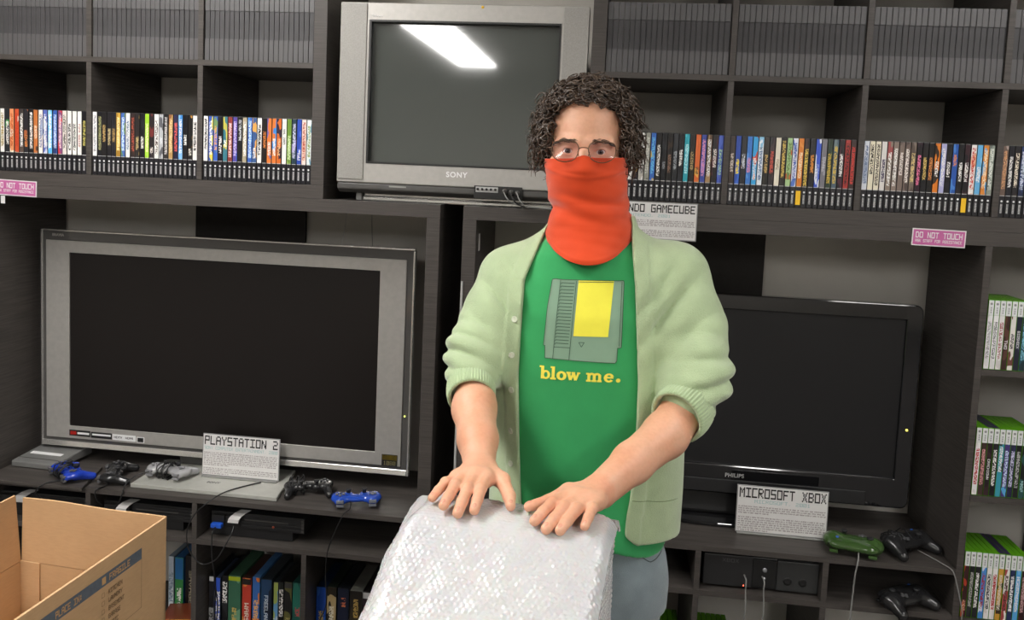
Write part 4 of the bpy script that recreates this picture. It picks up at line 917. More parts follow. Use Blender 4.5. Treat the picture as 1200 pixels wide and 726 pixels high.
boxed('orange and blue boxed game in the middle row', -.195, .025, .205, .092, .18, '#3868b0', '#d87830', '#e8b068', 10, '#4878b0', .04, .13)
boxed('navy boxed game titled in pale capitals inside an oval, middle row', -.168, .036, .20, .096, .18, '#101c30', '#244468', '#183050', 11, '#30383e', 0, 0, title=('FREELANCER', '#dce4ec', .09, .012, .115))
boxed('thin light blue boxed game in the middle row', -.128, .016, .192, .10, .14, '#68a0d0', '#a8b860', W, 12, '#283038', .02, .08)
boxed('thin black boxed game with bold white letters, middle row', -.110, .015, .194, .10, .14, '#141614', '#202420', W, 13, '#181a18', .08, .17)
boxed('black boxed game with an olive peak, middle row', -.092, .026, .198, .098, .16, '#1c1c1c', '#6a6838', '#b0a868', 14, '#181818', .03, .08, badge=('#484848', .02))
boxed('teal green boxed game with a red flower, middle row', -.063, .034, .20, .094, .16, '#1c5a50', '#2a7868', '#c05858', 15, '#1a4a44', .09, .12)
boxed('thin black boxed game at the right end of the middle row', -.026, .013, .195, .098, .14, '#141414', '#1e1e1e', '#a0a0a0', 16, '#141414')
boxed('blue boxed game with a gold emblem, left end of right row', .0165, .033, .198, .09, .17, '#2454b8', '#3a70d0', '#d8c070', 17, '#203a68', .08, .12)
boxed('gold and black boxed game with a white robe, right row', .052, .031, .202, .088, .17, '#2c2418', '#c0a878', '#e8e0c8', 18, '#283028', .08, .14)
boxed('navy boxed game with an orange disc, right row', .086, .037, .20, .09, .18, '#182038', '#3a6888', '#d87850', 19, '#20242c', .14, .17)
boxed('black boxed game with gold letters, right row', .126, .040, .198, .088, .18, '#241e18', '#3a3020', '#c0a058', 20, '#8a8a84', .11, .17)
boxed('black boxed game with a white top label, right row', .169, .036, .202, .082, .17, '#1c1418', '#30242a', '#c8c0c0', 21, '#1c1a1c', .03, .1, badge=('#c8c8c8', .022))
def low_green(x, label):
    o = bpy.data.objects.new('game_case', ME_GCASE); o.location = (x, .06, BOT+.0012); COL.objects.link(o); tag(o, label, 'game case', 'green cases on the low right shelf')
    a = child('spine_artwork', ME_GART, o, ca=[*hexc('#202020')], cb=[*hexc('#404040')], ct=[*hexc('#c0c0c0')], t0=.03, t1=.1, split=.4, seed=x*9)
    child('white_top_label', ME_GTOP, o)
for k in range(5): low_green(1.072+.0152*k, 'green game case on the low shelf beside the person\'s jeans')
for k in range(7): low_green(1.19+.0152*k, 'green game case on the low shelf below the large black console')
# ------------------------------------------------------------------ the person
PR = thing('person', 'person in pale green cardigan and orange face covering, hands on the bubble wrap', 'person', (.84, -.68, 0))
def skin_mat():
    t = NT('skin'); t.set(Roughness=.48); t.b.inputs['Specular IOR Level'].default_value = .4
    t.b.inputs['Subsurface Weight'].default_value = .12; t.b.inputs['Subsurface Scale'].default_value = .006
    n1 = t.noise(14, 4); n2 = t.noise(160, 3)
    c = t.ramp(n1.outputs['Fac'], [(.3, hexc('#dca080')), (.55, hexc('#e3ae90')), (.75, hexc('#e4a485'))])
    m = t.n('ShaderNodeMix', data_type='RGBA', blend_type='MULTIPLY'); m.inputs[0].default_value = .25; t.l(c, m.inputs[6]); t.l(n2.outputs['Color'], m.inputs[7])
    r = t.ramp(n2.outputs['Fac'], [(.3, (.78, .72, .70)), (.6, (1, 1, 1))]); t.l(r, m.inputs[7])
    t.l(m.outputs[2], t.b.inputs['Base Color']); t.bump(n2.outputs['Fac'], .12, .001); return t.m
SKIN = skin_mat()
def wrap_top(x, y): # height of the wrapped parcel's top under the hands
    return float(np.interp(y, [-1.46, -1.40, -1.326, -1.22, -1.165, -1.10], [.80, .918, .972, 1.030, 1.0560, 1.0570]))-.05*(x-.76)
S = SDF(cells((.52, .62, .004), (.62, .93, .0016), (.93, 1.14, .0035)),
        cells((-1.205, -1.01, .0016), (-1.01, -.79, .0042), (-.79, -.70, .0016), (-.70, -.50, .004)),
        cells((.93, 1.03, .006), (1.03, 1.11, .0015), (1.11, 1.49, .005), (1.49, 1.66, .0016), (1.66, 1.79, .003)))
# head
S.ell((.819, -.640, 1.662), (.0735, .095, .097), .01)
S.ell((.8185, -.672, 1.605), (.0670, .071, .105), .03)
S.ell((.8185, -.690, 1.535), (.046, .050, .040), .03)
S.cone((.822, -.640, 1.545), (.832, -.655, 1.41), .057, .062, .02)
for sx in (-1, 1):
    S.cone((.8185+sx*.012, -.7395, 1.6305), (.8185+sx*.050, -.7260, 1.6320), .0075, .0060, .014)      # brow ridge
    ex = .8185+sx*.0315
    S.ellcut((ex, -.7500, 1.6130), (.0185, .0155, .0125), .010)
    S.ell((ex, -.7245, 1.6135), (.0158, .0150, .0142), .004)
    S.ellcut((ex, -.7460, 1.6135), (.0148, .0150, .0064), .001)
    S.ell((.8185+sx*.047, -.712, 1.585), (.022, .024, .020), .02)   # cheek
    S.ell((.8185+sx*.0125, -.754, 1.5735), (.0085, .010, .0080), .006)
    S.ell((.8185+sx*.0725, -.640, 1.603), (.0075, .017, .030), .008, R=[[math.cos(.35*sx), math.sin(.35*sx), 0], [-math.sin(.35*sx), math.cos(.35*sx), 0], [0, 0, 1]])
S.chain([(.8185, -.7340, 1.626), (.8185, -.7480, 1.602), (.8185, -.7640, 1.5765)], [.0080, .0085, .0115], .010)
S.ell((.8185, -.7385, 1.5485), (.023, .0085, .0048), .006); S.ell((.8185, -.7375, 1.5395), (.020, .0085, .0058), .006)
S.ell((.8185, -.727, 1.505), (.018, .014, .014), .02)
# trunk under the clothes
TR = [(.82, .845, -.665, .160, .106), (1.0, .843, -.670, .150, .106), (1.2, .842, -.672, .156, .108), (1.34, .842, -.668, .156, .098), (1.40, .84, -.664, .120, .072), (1.44, .838, -.66, .070, .058)]
S.add(lambda X, Y, Z: f_loft(X, Y, Z, TR), (.66, -.82, .90), (1.02, -.5, 1.47), .03)
# arms
A1 = [(.684, -.665, 1.350), (.634, -.778, 1.182)]; A2 = [(1.002, -.662, 1.362), (1.038, -.786, 1.148)]
S.cone((.75, -.66, 1.38), A1[0], .05, .048, .03); S.cone(A1[0], A1[1], .046, .036, .02)
S.cone((.94, -.66, 1.385), A2[0], .05, .048, .03); S.cone(A2[0], A2[1], .050, .041, .02)
W1 = np.array([.6835, -1.0200, 1.0815]); W2 = np.array([.8835, -1.0330, 1.0640])
S.chain([A1[1], (.648, -.875, 1.136), (.669, -.955, 1.106), W1], [.037, .0390, .0335, .0265], .015)
S.chain([A2[1], (.993, -.872, 1.1145), (.935, -.955, 1.0880), W2], [.042, .0395, .0335, .0275], .015)
NAILS = []
def finger(mcp, tip, r0, r1, base_k=.006, lift=.007, thumb=False):
    mcp = np.array(mcp, float); tip = np.array(tip, float)
    tip[2] = wrap_top(tip[0], tip[1])+r1+.0016+tip[2]
    d = tip-mcp
    pip = mcp+d*.46; pip[2] = max(pip[2]+lift, wrap_top(pip[0], pip[1])+r0+.0035)
    dip = mcp+d*.76; dip[2] = max(dip[2]+lift*.55, wrap_top(dip[0], dip[1])+r0+.0008)
    P = [mcp, pip, dip, tip]; R_ = [r0+.0010, r0, r0*.93, r1]
    T = SDF(S.x, S.y, S.z) if False else None
    for i in range(3):
        S.cone(P[i], P[i+1], R_[i], R_[i+1], base_k if i == 0 else .0025)
    S.ell(pip+np.array((0, 0, r0*.22)), (r0*.98, r0*.98, r0*.9), .003)
    ax = (tip-dip)/np.linalg.norm(tip-dip); NAILS.append((tip, ax, r1))
def palm(w, mcps, rw, rk):
    for m, r in zip(mcps, rk): S.cone(w+(np.array(m)-w)*.05, np.array(m)+np.array((0, 0, -.002)), rw, r, .012)
    for a, b, r in zip(mcps[:-1], mcps[1:], rk): S.cone(np.array(a)+np.array((0, .008, -.001)), np.array(b)+np.array((0, .008, -.001)), r*.9, r*.9, .010)
# hand on the photo's left
M1 = [(.7035, -1.0800, 1.0850), (.6860, -1.0830, 1.0868), (.6690, -1.0825, 1.0850), (.6545, -1.0760, 1.0800)]
palm(W1, M1, .0190, [.0125, .0125, .012, .011])
for m, tp, r0, r1 in zip(M1, [(.7000, -1.1650, 0), (.6770, -1.1745, 0), (.6530, -1.1640, 0), (.6310, -1.1410, 0)], [.0092, .0094, .0090, .0080], [.0078, .0080, .0076, .0068]): finger(m, tp, r0, r1)
S.cone(W1+np.array((.016, -.010, -.002)), (.7275, -1.0640, 1.0790), .0150, .0125, .012)
S.cone((.7275, -1.0640, 1.0790), (.7440, -1.1030, wrap_top(.744, -1.103)+.0120), .0120, .0100, .006)
S.cone((.7440, -1.1030, wrap_top(.744, -1.103)+.0120), (.7500, -1.1310, wrap_top(.75, -1.131)+.0086), .0100, .0078, .004)
NAILS.append((np.array((.7500, -1.1310, wrap_top(.75, -1.131)+.0086)), np.array((.2, -.97, -.1)), .0080))
# hand on the photo's right
M2 = [(.8310, -1.0960, 1.0740), (.8490, -1.1000, 1.0740), (.8670, -1.1000, 1.0720), (.8810, -1.0940, 1.0690)]
palm(W2, M2, .0195, [.0125, .0125, .012, .011])
for m, tp, r0, r1 in zip(M2, [(.7905, -1.1690, 0), (.8085, -1.1800, 0), (.8288, -1.1800, .0014), (.8635, -1.1650, 0)], [.0092, .0095, .0092, .0082], [.0080, .0082, .0078, .0069]): finger(m, tp, r0, r1)
S.cone(W2+np.array((-.018, -.008, .000)), (.8340, -1.0720, 1.0740), .0150, .0120, .012)
S.cone((.8340, -1.0720, 1.0740), (.8050, -1.1010, wrap_top(.805, -1.101)+.0115), .0115, .0098, .006)
S.cone((.8050, -1.1010, wrap_top(.805, -1.101)+.0115), (.7770, -1.1240, wrap_top(.777, -1.124)+.0085), .0098, .0078, .004)
NAILS.append((np.array((.7770, -1.1240, wrap_top(.777, -1.124)+.0085)), np.array((-.77, -.63, -.1)), .0080))
V, Q = surface_nets(S); V = smooth_mesh(V, Q, 2, .35); del S
BODYV, BODYQ = V, Q
arr_obj('body', V, Q, SKIN, PR)
NAILM = mat('nail', hexc('#e2a48c'), .22, var=.04)
for tip, ax, r in NAILS:
    ax = ax/np.linalg.norm(ax); up = np.array((0, 0, 1.))-ax*ax[2]; up /= np.linalg.norm(up); sd = np.cross(ax, up)
    c = tip+up*(r-.0012)-ax*.0022
    V = []; F = []; n = 10
    V.append(c+up*.0018)
    for ring_, (s_, h_) in enumerate(((.6, .0014), (1, .0)),):
        for k in range(n):
            a = 2*PI*k/n; V.append(c+ax*math.cos(a)*r*.80*s_+sd*math.sin(a)*r*.66*s_+up*h_-up*(abs(math.sin(a))*s_)**2*r*.22)
    F = [(0, 1+k, 1+(k+1) % n) for k in range(n)]+[(1+k, 1+n+k, 1+n+(k+1) % n, 1+(k+1) % n) for k in range(n)]
    MB().add(V, F, True).build('fingernail', NAILM, PR, world=True)
# eyes
SCL = mat('eye_white', (.68, .62, .58), .12, var=.03); IRIS = mat('iris_brown', (.095, .060, .050), .1, var=.3, scale=900); PUP = mat('pupil', (.003, .003, .003), .05, var=0)
for sx in (-1, 1):
    c = Vector((.8185+sx*.0315, -.7242, 1.6135)); look = Matrix.Translation(c) @ Matrix.Rotation(PI/2, 4, 'X')
    pr = [(.0126*math.sin(a), .0126*math.cos(a)) for a in np.linspace(.02, PI-.02, 18)]
    e = MB().lathe(pr[::-1], look, 22).build('eye', SCL, PR, world=True)
    pr = [(.0055, .0113), (.0054, .0118), (.004, .0124), (.0024, .01272)]
    i_ = MB().lathe(pr, look, 20).build('iris', IRIS, e, world=True)
    MB().lathe([(.0024, .0125), (.0022, .01282), (.0008, .01290)], look, 16).build('pupil', PUP, e, world=True)
bv = BVHTree.FromPolygons([tuple(v) for v in BODYV[BODYV[:, 2] > 1.45]], [])if False else None
def sub_bvh(V, Q, zmin):
    keep = V[:, 2] > zmin; q = Q[keep[Q].all(1)]
    idx = np.cumsum(keep)-1
    return BVHTree.FromPolygons([tuple(map(float, v)) for v in V[keep]], [tuple(map(int, f)) for f in idx[q]])
HB = sub_bvh(BODYV, BODYQ, 1.48)
HAIRM = NT('hair_brown'); HAIRM.set(Roughness=.36); HAIRM.b.inputs['Specular IOR Level'].default_value = .75
_n = HAIRM.noise(90, 3); HAIRM.l(HAIRM.ramp(_n.outputs['Fac'], [(.25, hexc('#2a2019')), (.55, hexc('#4a3a2e')), (.8, hexc('#6e5c4a'))]), HAIRM.b.inputs['Base Color']); HAIRM = HAIRM.m
def strands(paths, r, seg=5, taper=True):
    """many tubes as one array mesh"""
    VV = []; FF = []; base = 0
    for p in paths:
        p = np.asarray(p); n = len(p)
        d = np.gradient(p, axis=0); d /= np.linalg.norm(d, axis=1)[:, None]+1e-9
        u = np.cross(d, np.array([.31, .22, .92])); u /= np.linalg.norm(u, axis=1)[:, None]+1e-9; w = np.cross(d, u)
        rr = r*(np.interp(np.linspace(0, 1, n), [0, .15, .75, 1], [.7, 1, .9, .25]) if taper else np.ones(n))
        a = np.linspace(0, 2*PI, seg, endpoint=False)
        ringv = p[:, None, :]+rr[:, None, None]*(u[:, None, :]*np.cos(a)[None, :, None]+w[:, None, :]*np.sin(a)[None, :, None])
        VV.append(ringv.reshape(-1, 3))
        i = np.arange(n-1)[:, None]*seg; k = np.arange(seg)[None, :]; k2 = (k+1) % seg
        FF.append(np.stack([i+k, i+k2, i+seg+k2, i+seg+k], -1).reshape(-1, 4)+base); base += n*seg
    return np.concatenate(VV), np.concatenate(FF)
# eyebrows
for sx in (-1, 1):
    P = []; r = np.random.default_rng(5+sx)
    for k in range(130):
        u = r.random(); x = .8185+sx*(.013+.041*u); z = 1.6300+.0042*math.sin(min(u*1.25, 1)*PI*.62)-.006*max(0, u-.62)/.38+r.normal()*.0024*(1-.4*u)
        hit = HB.ray_cast(Vector((x, -.85, z)), Vector((0, 1, 0)))
        if hit[0] is None: continue
        h = np.array(hit[0])+np.array((0, -.0006, 0)); L = .007
        P.append([h, h+np.array((sx*L*.5, -.0012, .0018*(1-u*2))), h+np.array((sx*L, -.0002, .0016-.0045*u))])
    V, F = strands(P, .00042, 4); arr_obj('eyebrow', V, F, HAIRM, PR)
# hair: a dark underlayer and many separate curls
HC = np.array((.819, -.640, 1.655))
G = SDF(np.arange(.70, .94, .004), np.arange(-.78, -.50, .004), np.arange(1.54, 1.80, .004))
nz = vnoise(4, 7, 40, 150)
G.add(lambda X, Y, Z: f_ell(X, Y, Z, (.819, -.628, 1.660), (.094, .104, .097))+.006*nz(X, Y, Z), (.70, -.8, 1.52), (.95, -.48, 1.80), .01)
for sx in (-1, 1): G.ell((.819+sx*.083, -.640, 1.628), (.022, .050, .042), .02)
G.cut(lambda X, Y, Z: np.maximum(np.maximum(np.abs(X-.8185)-(.074-.22*np.clip(Z-1.668, 0, 1)), Z-(1.699-2.2*(X-.8185)**2)), Y+.668), (.70, -.8, 1.5), (.94, -.5, 1.8), .012)
G.cut(lambda X, Y, Z: Z-1.585+0*X+0*Y, (.6, -.9, 1.5), (1, -.4, 1.66), .01)
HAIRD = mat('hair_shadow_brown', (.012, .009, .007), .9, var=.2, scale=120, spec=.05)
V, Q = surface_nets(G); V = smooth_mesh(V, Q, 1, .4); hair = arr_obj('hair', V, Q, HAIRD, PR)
r = np.random.default_rng(21); P = []
def curl(root, out, L, hr, turns, n=26, droop=.5):
    out = out/np.linalg.norm(out); t = np.linspace(0, 1, n)[:, None]
    g = np.array((0, 0, -1.)); cen = root+out*L*t*(1-.25*t)+g*droop*L*t**2
    u = np.cross(out, r.normal(size=3)); u /= np.linalg.norm(u); w = np.cross(out, u)
    ph = r.uniform(0, 6.28); a = ph+turns*2*PI*t*r.choice((-1, 1)); k = hr*np.minimum(1, t*4)
    return cen+k*(np.cos(a)*u+np.sin(a)*w)
cnt = 0
while cnt < 2100:
    v = r.normal(size=3); v /= np.linalg.norm(v)
    if v[2] < -.50: continue
    root = HC+v*np.array((.086, .102, .098))*r.uniform(.94, 1.04)
    x, y, z = root; ax = abs(x-.8185)
    if z < 1.592: continue
    if y < -.655 and ax < .064-.25*max(0, z-1.668) and z < 1.701-2.4*ax**2: continue      # forehead and temples stay bare
    side = ax/.08
    out = v*np.array((1.0, .8, .9))+r.normal(size=3)*.45
    front = y < -.690
    if front: out = out+np.array((0, -.05, .55))
    L = r.uniform(.022, .044)*(1+.25*(side > .75))*(.7 if front and z > 1.69 else 1)
    P.append(curl(root, out, L, r.uniform(.0062, .0115), r.uniform(1.0, 2.0), droop=(.05 if front and z > 1.68 else r.uniform(.1, .5+.35*(side > .8))))); cnt += 1
V, F = strands(P, .00165, 5); arr_obj('curl', V, F, HAIRM, hair)
P = []
for k in range(330):   # fine flyaway hairs
    v = r.normal(size=3); v /= np.linalg.norm(v)
    if v[2] < -.2 or (v[1] < -.25 and v[2] < .72): continue
    P.append(curl(HC+v*np.array((.105, .112, .103)), v+r.normal(size=3)*.5, r.uniform(.02, .045), r.uniform(.003, .009), r.uniform(.5, 1.6), droop=.3))
V, F = strands(P, .00032, 4); arr_obj('flyaway_hair', V, F, HAIRM, hair)
# glasses
GOLD = mat('bronze_wire', (.20, .12, .075), .3, metal=.8, var=0)
LENS = NT('spectacle_lens'); _t = LENS.n('ShaderNodeBsdfTransparent'); _g = LENS.n('ShaderNodeBsdfGlossy'); _g.inputs['Roughness'].default_value = .03
_f = LENS.n('ShaderNodeFresnel'); _f.inputs['IOR'].default_value = 1.45; _mx = LENS.n('ShaderNodeMixShader'); _q = LENS.n('ShaderNodeMath', operation='MULTIPLY'); _q.inputs[1].default_value = .4; LENS.l(_f.outputs[0], _q.inputs[0]); LENS.l(_q.outputs[0], _mx.inputs[0]); LENS.l(_t.outputs[0], _mx.inputs[1]); LENS.l(_g.outputs[0], _mx.inputs[2])
_t.inputs[0].default_value = (.94, .93, .97, 1)
LENS.l(_mx.outputs[0], LENS.t.nodes['Material Output'].inputs['Surface']); LENS = LENS.m
gl = bpy.data.objects.new('glasses', None); gl.location = (0, 0, 0); COL.objects.link(gl); gl.parent = PR
mb = MB(); LP = []
for cx, s in ((.7838, -1), (.8532, 1)):
    base = [(-.0255, .004), (-.021, .0150), (-.008, .0180), (.008, .0180), (.021, .0155), (.0255, .005), (.0225, -.010), (.010, -.0190), (-.006, -.0200), (-.020, -.0130)]
    pts = [(cx+(-s)*-px*1.0 if False else cx+px*(1 if s > 0 else -1), -.7715+.0035*((px/.025)**2)*(1 if px*1 > 0 else .3), 1.6125+pz+.001*(s > 0)) for px, pz in base]
    sp = spline(pts, 5, True); LP.append(sp); mb.tube(sp, .00095, 6, closed=True)
mb.tube(spline([(.8088, -.771, 1.617), (.8140, -.7745, 1.6195), (.8230, -.7745, 1.6198), (.8282, -.771, 1.618)], 6), .0010, 6)
for s, x0 in ((-1, .7583), (1, .8787)):
    mb.tube(spline([(x0, -.768, 1.617), (x0+s*.006, -.762, 1.618), (x0+s*.0125, -.735, 1.618), (x0+s*.0145, -.69, 1.616), (x0+s*.0140, -.63, 1.614), (x0+s*.012, -.605, 1.600)], 6), .0010, 6)
    mb.tube(spline([(.8185+s*.0115, -.769, 1.612), (.8185+s*.0100, -.7660, 1.608), (.8185+s*.0090, -.7625, 1.604)], 4), .0007, 5)
mb.build('wire_frame', GOLD, gl, world=False).parent = gl
for sp in LP:
    c = np.mean(sp, axis=0); n = len(sp)
    MB().add([tuple(c)]+[tuple(p) for p in sp]+[tuple(c+np.array((0, .0012, 0)))]+[(p[0], p[1]+.0012, p[2]) for p in sp], [(0, 1+k, 1+(k+1) % n) for k in range(n)]+[(n+1, n+2+(k+1) % n, n+2+k) for k in range(n)]).build('lens', LENS, gl, world=False)
for c in gl.children: c.location = (-.84, .68, 0)
# ------------------------------------------------------------------ face covering (a stretch tube from nose to collar)
def cloth(name, col, rough=.85, bump=.35, bscale=900, var=.06, weave=True, sheen=.3):
    t = NT(name); t.set(Roughness=rough); t.b.inputs['Specular IOR Level'].default_value = .2
    t.b.inputs['Sheen Weight'].default_value = sheen; t.b.inputs['Sheen Roughness'].default_value = .5
    n1 = t.noise(25, 4); c = hexc(col) if isinstance(col, str) else col
    t.l(t.ramp(n1.outputs['Fac'], [(.3, [x*(1-var) for x in c]), (.7, [min(1, x*(1+var)) for x in c])]), t.b.inputs['Base Color'])
    n2 = t.noise(bscale, 2); t.bump(n2.outputs['Fac'], bump, .002); return t.m
ORANGE = cloth('orange_stretch_cloth', '#da481c', .75, .15, 1400, .04)
GR = np.array([(1.640, .8190, -.662, .0815, .0960), (1.605, .8190, -.662, .0815, .0990), (1.575, .8200, -.664, .0800, .1030), (1.545, .8225, -.664, .0775, .1000), (1.512, .8290, -.662, .0755, .0940), (1.490, .8330, -.663, .0800, .0960), (1.470, .8350, -.664, .0850, .1000), (1.440, .8380, -.667, .0860, .1120), (1.395, .8400, -.670, .0860, .1320)])[::-1]
NTH, NS = 180, 90; V = []
wn = vnoise(12, 8, 18, 70); wn2 = vnoise(13, 6, 60, 160)
for i in range(NTH):
    th = 2*PI*i/NTH; f = .5+.5*math.cos(th)      # 1 at the front
    zt = 1.6000+.006*(1-f)+.0045*math.sin(th)-.004*math.exp(-(th if th < PI else th-2*PI)**2/.02)*-1.2
    zb = 1.462-.060*(f**2.6)+.004*math.sin(th)+.012*(1-f)
    for s in range(NS):
        u = s/(NS-1); z = zt+(zb-zt)*u
        cx, cy_, a, b = [np.interp(z, GR[:, 0], GR[:, j]) for j in (1, 2, 3, 4)]
        ct, st = math.cos(th), math.sin(th)
        rr = (abs(st)**2.15+abs(ct)**2.15)**(-1/2.15)
        x = cx+a*st*rr; y = cy_-b*ct*rr
        tt = th if th < PI else th-2*PI
        y -= .010*math.exp(-(tt/.30)**2)*math.exp(-((z-1.586)/.022)**2)            # nose
        amp = .0030*wn(x*.6, y*.6, z*1.9)+.0007*wn2(x, y, z*2)
        amp += .0042*math.sin((z-1.50)*150+2.2*math.sin(th*2+.6))*math.exp(-((z-1.505)/.030)**2)*(1-.35*f)   # gathers at the neck
        amp += .0020*math.exp(-((z-1.574+.010*math.cos(th*2))/.0035)**2)*f          # crease under the glasses
        amp += .0012*math.exp(-((u-.965)/.012)**2)
        V.append((x+st*amp, y-ct*amp, z))
V = np.array(V); i = np.arange(NTH)[:, None]; s = np.arange(NS-1)[None, :]; i2 = (i+1) % NTH
Fq = np.stack([i*NS+s, i*NS+s+1, i2*NS+s+1, i2*NS+s], -1).reshape(-1, 4)
g = arr_obj('face_covering', V, Fq, ORANGE, PR); md = g.modifiers.new('thickness', 'SOLIDIFY'); md.thickness = .0022; md.offset = 1
# ------------------------------------------------------------------ shirt
GREEN = cloth('green_jersey', '#3aa762', .85, .2, 1500, .05)
TS = [(.815, .847, -.664, .184, .124), (.90, .846, -.665, .176, .122), (1.0, .844, -.670, .168, .121), (1.1, .842, -.672, .168, .123), (1.2, .842, -.672, .173, .126), (1.3, .842, -.670, .176, .121), (1.36, .842, -.668, .170, .108), (1.41, .840, -.664, .140, .092), (1.44, .838, -.660, .100, .080), (1.468, .836, -.657, .078, .072)]
S = SDF(np.arange(.64, 1.06, .004), np.arange(-.83, -.51, .004), np.arange(.80, 1.50, .004))
fold = vnoise(31, 7, 10, 34)
S.add(lambda X, Y, Z: f_loft(X, Y, Z, TS, 2.5)+.0028*fold(X*1.6, Y*.5, Z*.8)+.0045*np.sin(X*46+Z*9+1.5*np.sin(Z*12))*np.clip((.99-Z)/.15, 0, 1)*.7, (.6, -.9, .7), (1.1, -.4, 1.55), 0)
S.cut(lambda X, Y, Z: Z-.838-.012*np.sin(X*30)+0*Y, (.5, -.95, .7), (1.2, -.4, .9), .003)
V, Q = surface_nets(S); V = smooth_mesh(V, Q, 3, .5); SHV, SHQ = V, Q
shirt = arr_obj('shirt', V, Q, GREEN, PR)
SB = sub_bvh(SHV, SHQ, .8)
def on_shirt(polys, off=.0012, step=.004):
    """flat polygons in (x, z) cut into small pieces and laid on the shirt front"""
    bm = bmesh.new()
    for P in polys:
        vs = [bm.verts.new((p[0], 0, p[1])) for p in P]; bm.faces.new(vs)
    bmesh.ops.triangulate(bm, faces=bm.faces[:])
    for _ in range(4):
        e = [e for e in bm.edges if e.calc_length() > step]
        if not e: break
        bmesh.ops.subdivide_edges(bm, edges=e, cuts=1)
        bmesh.ops.triangulate(bm, faces=bm.faces[:])
    V = []
    for v in bm.verts:
        h = SB.ray_cast(Vector((v.co.x, -1.0, v.co.z)), Vector((0, 1, 0)))
        V.append((v.co.x, (h[0].y if h[0] else -.79)-off, v.co.z))
    bm.verts.index_update(); F = [[v.index for v in f.verts] for f in bm.faces]; bm.free()
    return V, F
def print_on(name, polys, m, off, par, step=.004):
    V, F = on_shirt(polys, off, step); mb = MB().add(V, F); mb.S = [True]*len(F); o = mb.build(name, m, par, world=True); return o
PGREY = mat('grey_shirt_print', '#8aab92', .8, var=.03); PDARK = mat('dark_shirt_print', '#3f5a48', .8, var=0); PYEL = mat('yellow_shirt_print', '#fdf550', .8, var=.03); PYELL = mat('yellow_lettering', '#fdf560', .8, var=0)
def bar(x0, z0, x1, z1, w=.0011):
    d = np.array((x1-x0, z1-z0)); d /= np.linalg.norm(d); n = np.array((-d[1], d[0]))*w/2
    return [(x0-n[0], z0-n[1]), (x1-n[0], z1-n[1]), (x1+n[0], z1+n[1]), (x0+n[0], z0+n[1])]
O = [(.7720, 1.3690), (.7790, 1.3705), (.7860, 1.3700), (.8900, 1.3728), (.9065, 1.3735), (.9075, 1.3695), (.9085, 1.2500), (.9015, 1.2490), (.9015, 1.2250), (.8985, 1.2205), (.7660, 1.2205), (.7650, 1.2440), (.7620, 1.2445), (.7660, 1.3200)]
cart = print_on('cartridge_print', [O], PGREY, .0014, shirt)
L = [bar(*O[k], *O[(k+1) % len(O)]) for k in range(len(O))]
L += [bar(.7880, 1.369, .7810, 1.221), bar(.8180, 1.369, .8120, 1.221), bar(.9035, 1.371, .9045, 1.252), bar(.7820, 1.243, .8130, 1.244)]
for k in range(19):
    z = 1.364-k*.0063; L += [bar(.7895-.0003*k, z, .8150-.0003*k, z+.0006, .0013), bar(.7895-.0003*k, z-.003, .7895-.0003*k, z, .0010)]
L += [bar(.8290, 1.2555, .8390, 1.2560), bar(.8390, 1.2560, .8342, 1.2470), bar(.8342, 1.2470, .8290, 1.2555)]
print_on('print_outline', L, PDARK, .0030, shirt, .006)
print_on('yellow_label', [[(.8220, 1.3700), (.8885, 1.3728), (.8830, 1.2690), (.8180, 1.2665)]], PYEL, .0024, shirt)
print_on('label_line', [bar(.8225, 1.3675, .8880, 1.3700, .0010)], PDARK, .0034, shirt)
# heavy rounded serif lettering built from fat strokes
def disc(cx, cz, rx, rz, n=18, a0=0, a1=2*PI): return [(cx+rx*math.cos(a0+(a1-a0)*k/n), cz+rz*math.sin(a0+(a1-a0)*k/n)) for k in range(n)]
def fat_o(cx, cz, rx, rz, ix, iz):
    n = 20; P = []
    for k in range(n):
        a, b = 2*PI*k/n, 2*PI*(k+1)/n
        P.append([(cx+rx*math.cos(a), cz+rz*math.sin(a)), (cx+rx*math.cos(b), cz+rz*math.sin(b)), (cx+ix*math.cos(b), cz+iz*math.sin(b)), (cx+ix*math.cos(a), cz+iz*math.sin(a))])
    return P
def fat_arc(cx, cz, rx, rz, ix, iz, a0, a1, n=14):
    P = []
    for k in range(n):
        a, b = a0+(a1-a0)*k/n, a0+(a1-a0)*(k+1)/n
        P.append([(cx+rx*math.cos(a), cz+rz*math.sin(a)), (cx+rx*math.cos(b), cz+rz*math.sin(b)), (cx+ix*math.cos(b), cz+iz*math.sin(b)), (cx+ix*math.cos(a), cz+iz*math.sin(a))])
    return P
def rect(x0, x1, z0, z1): return [(x0, z0), (x1, z0), (x1, z1), (x0, z1)]
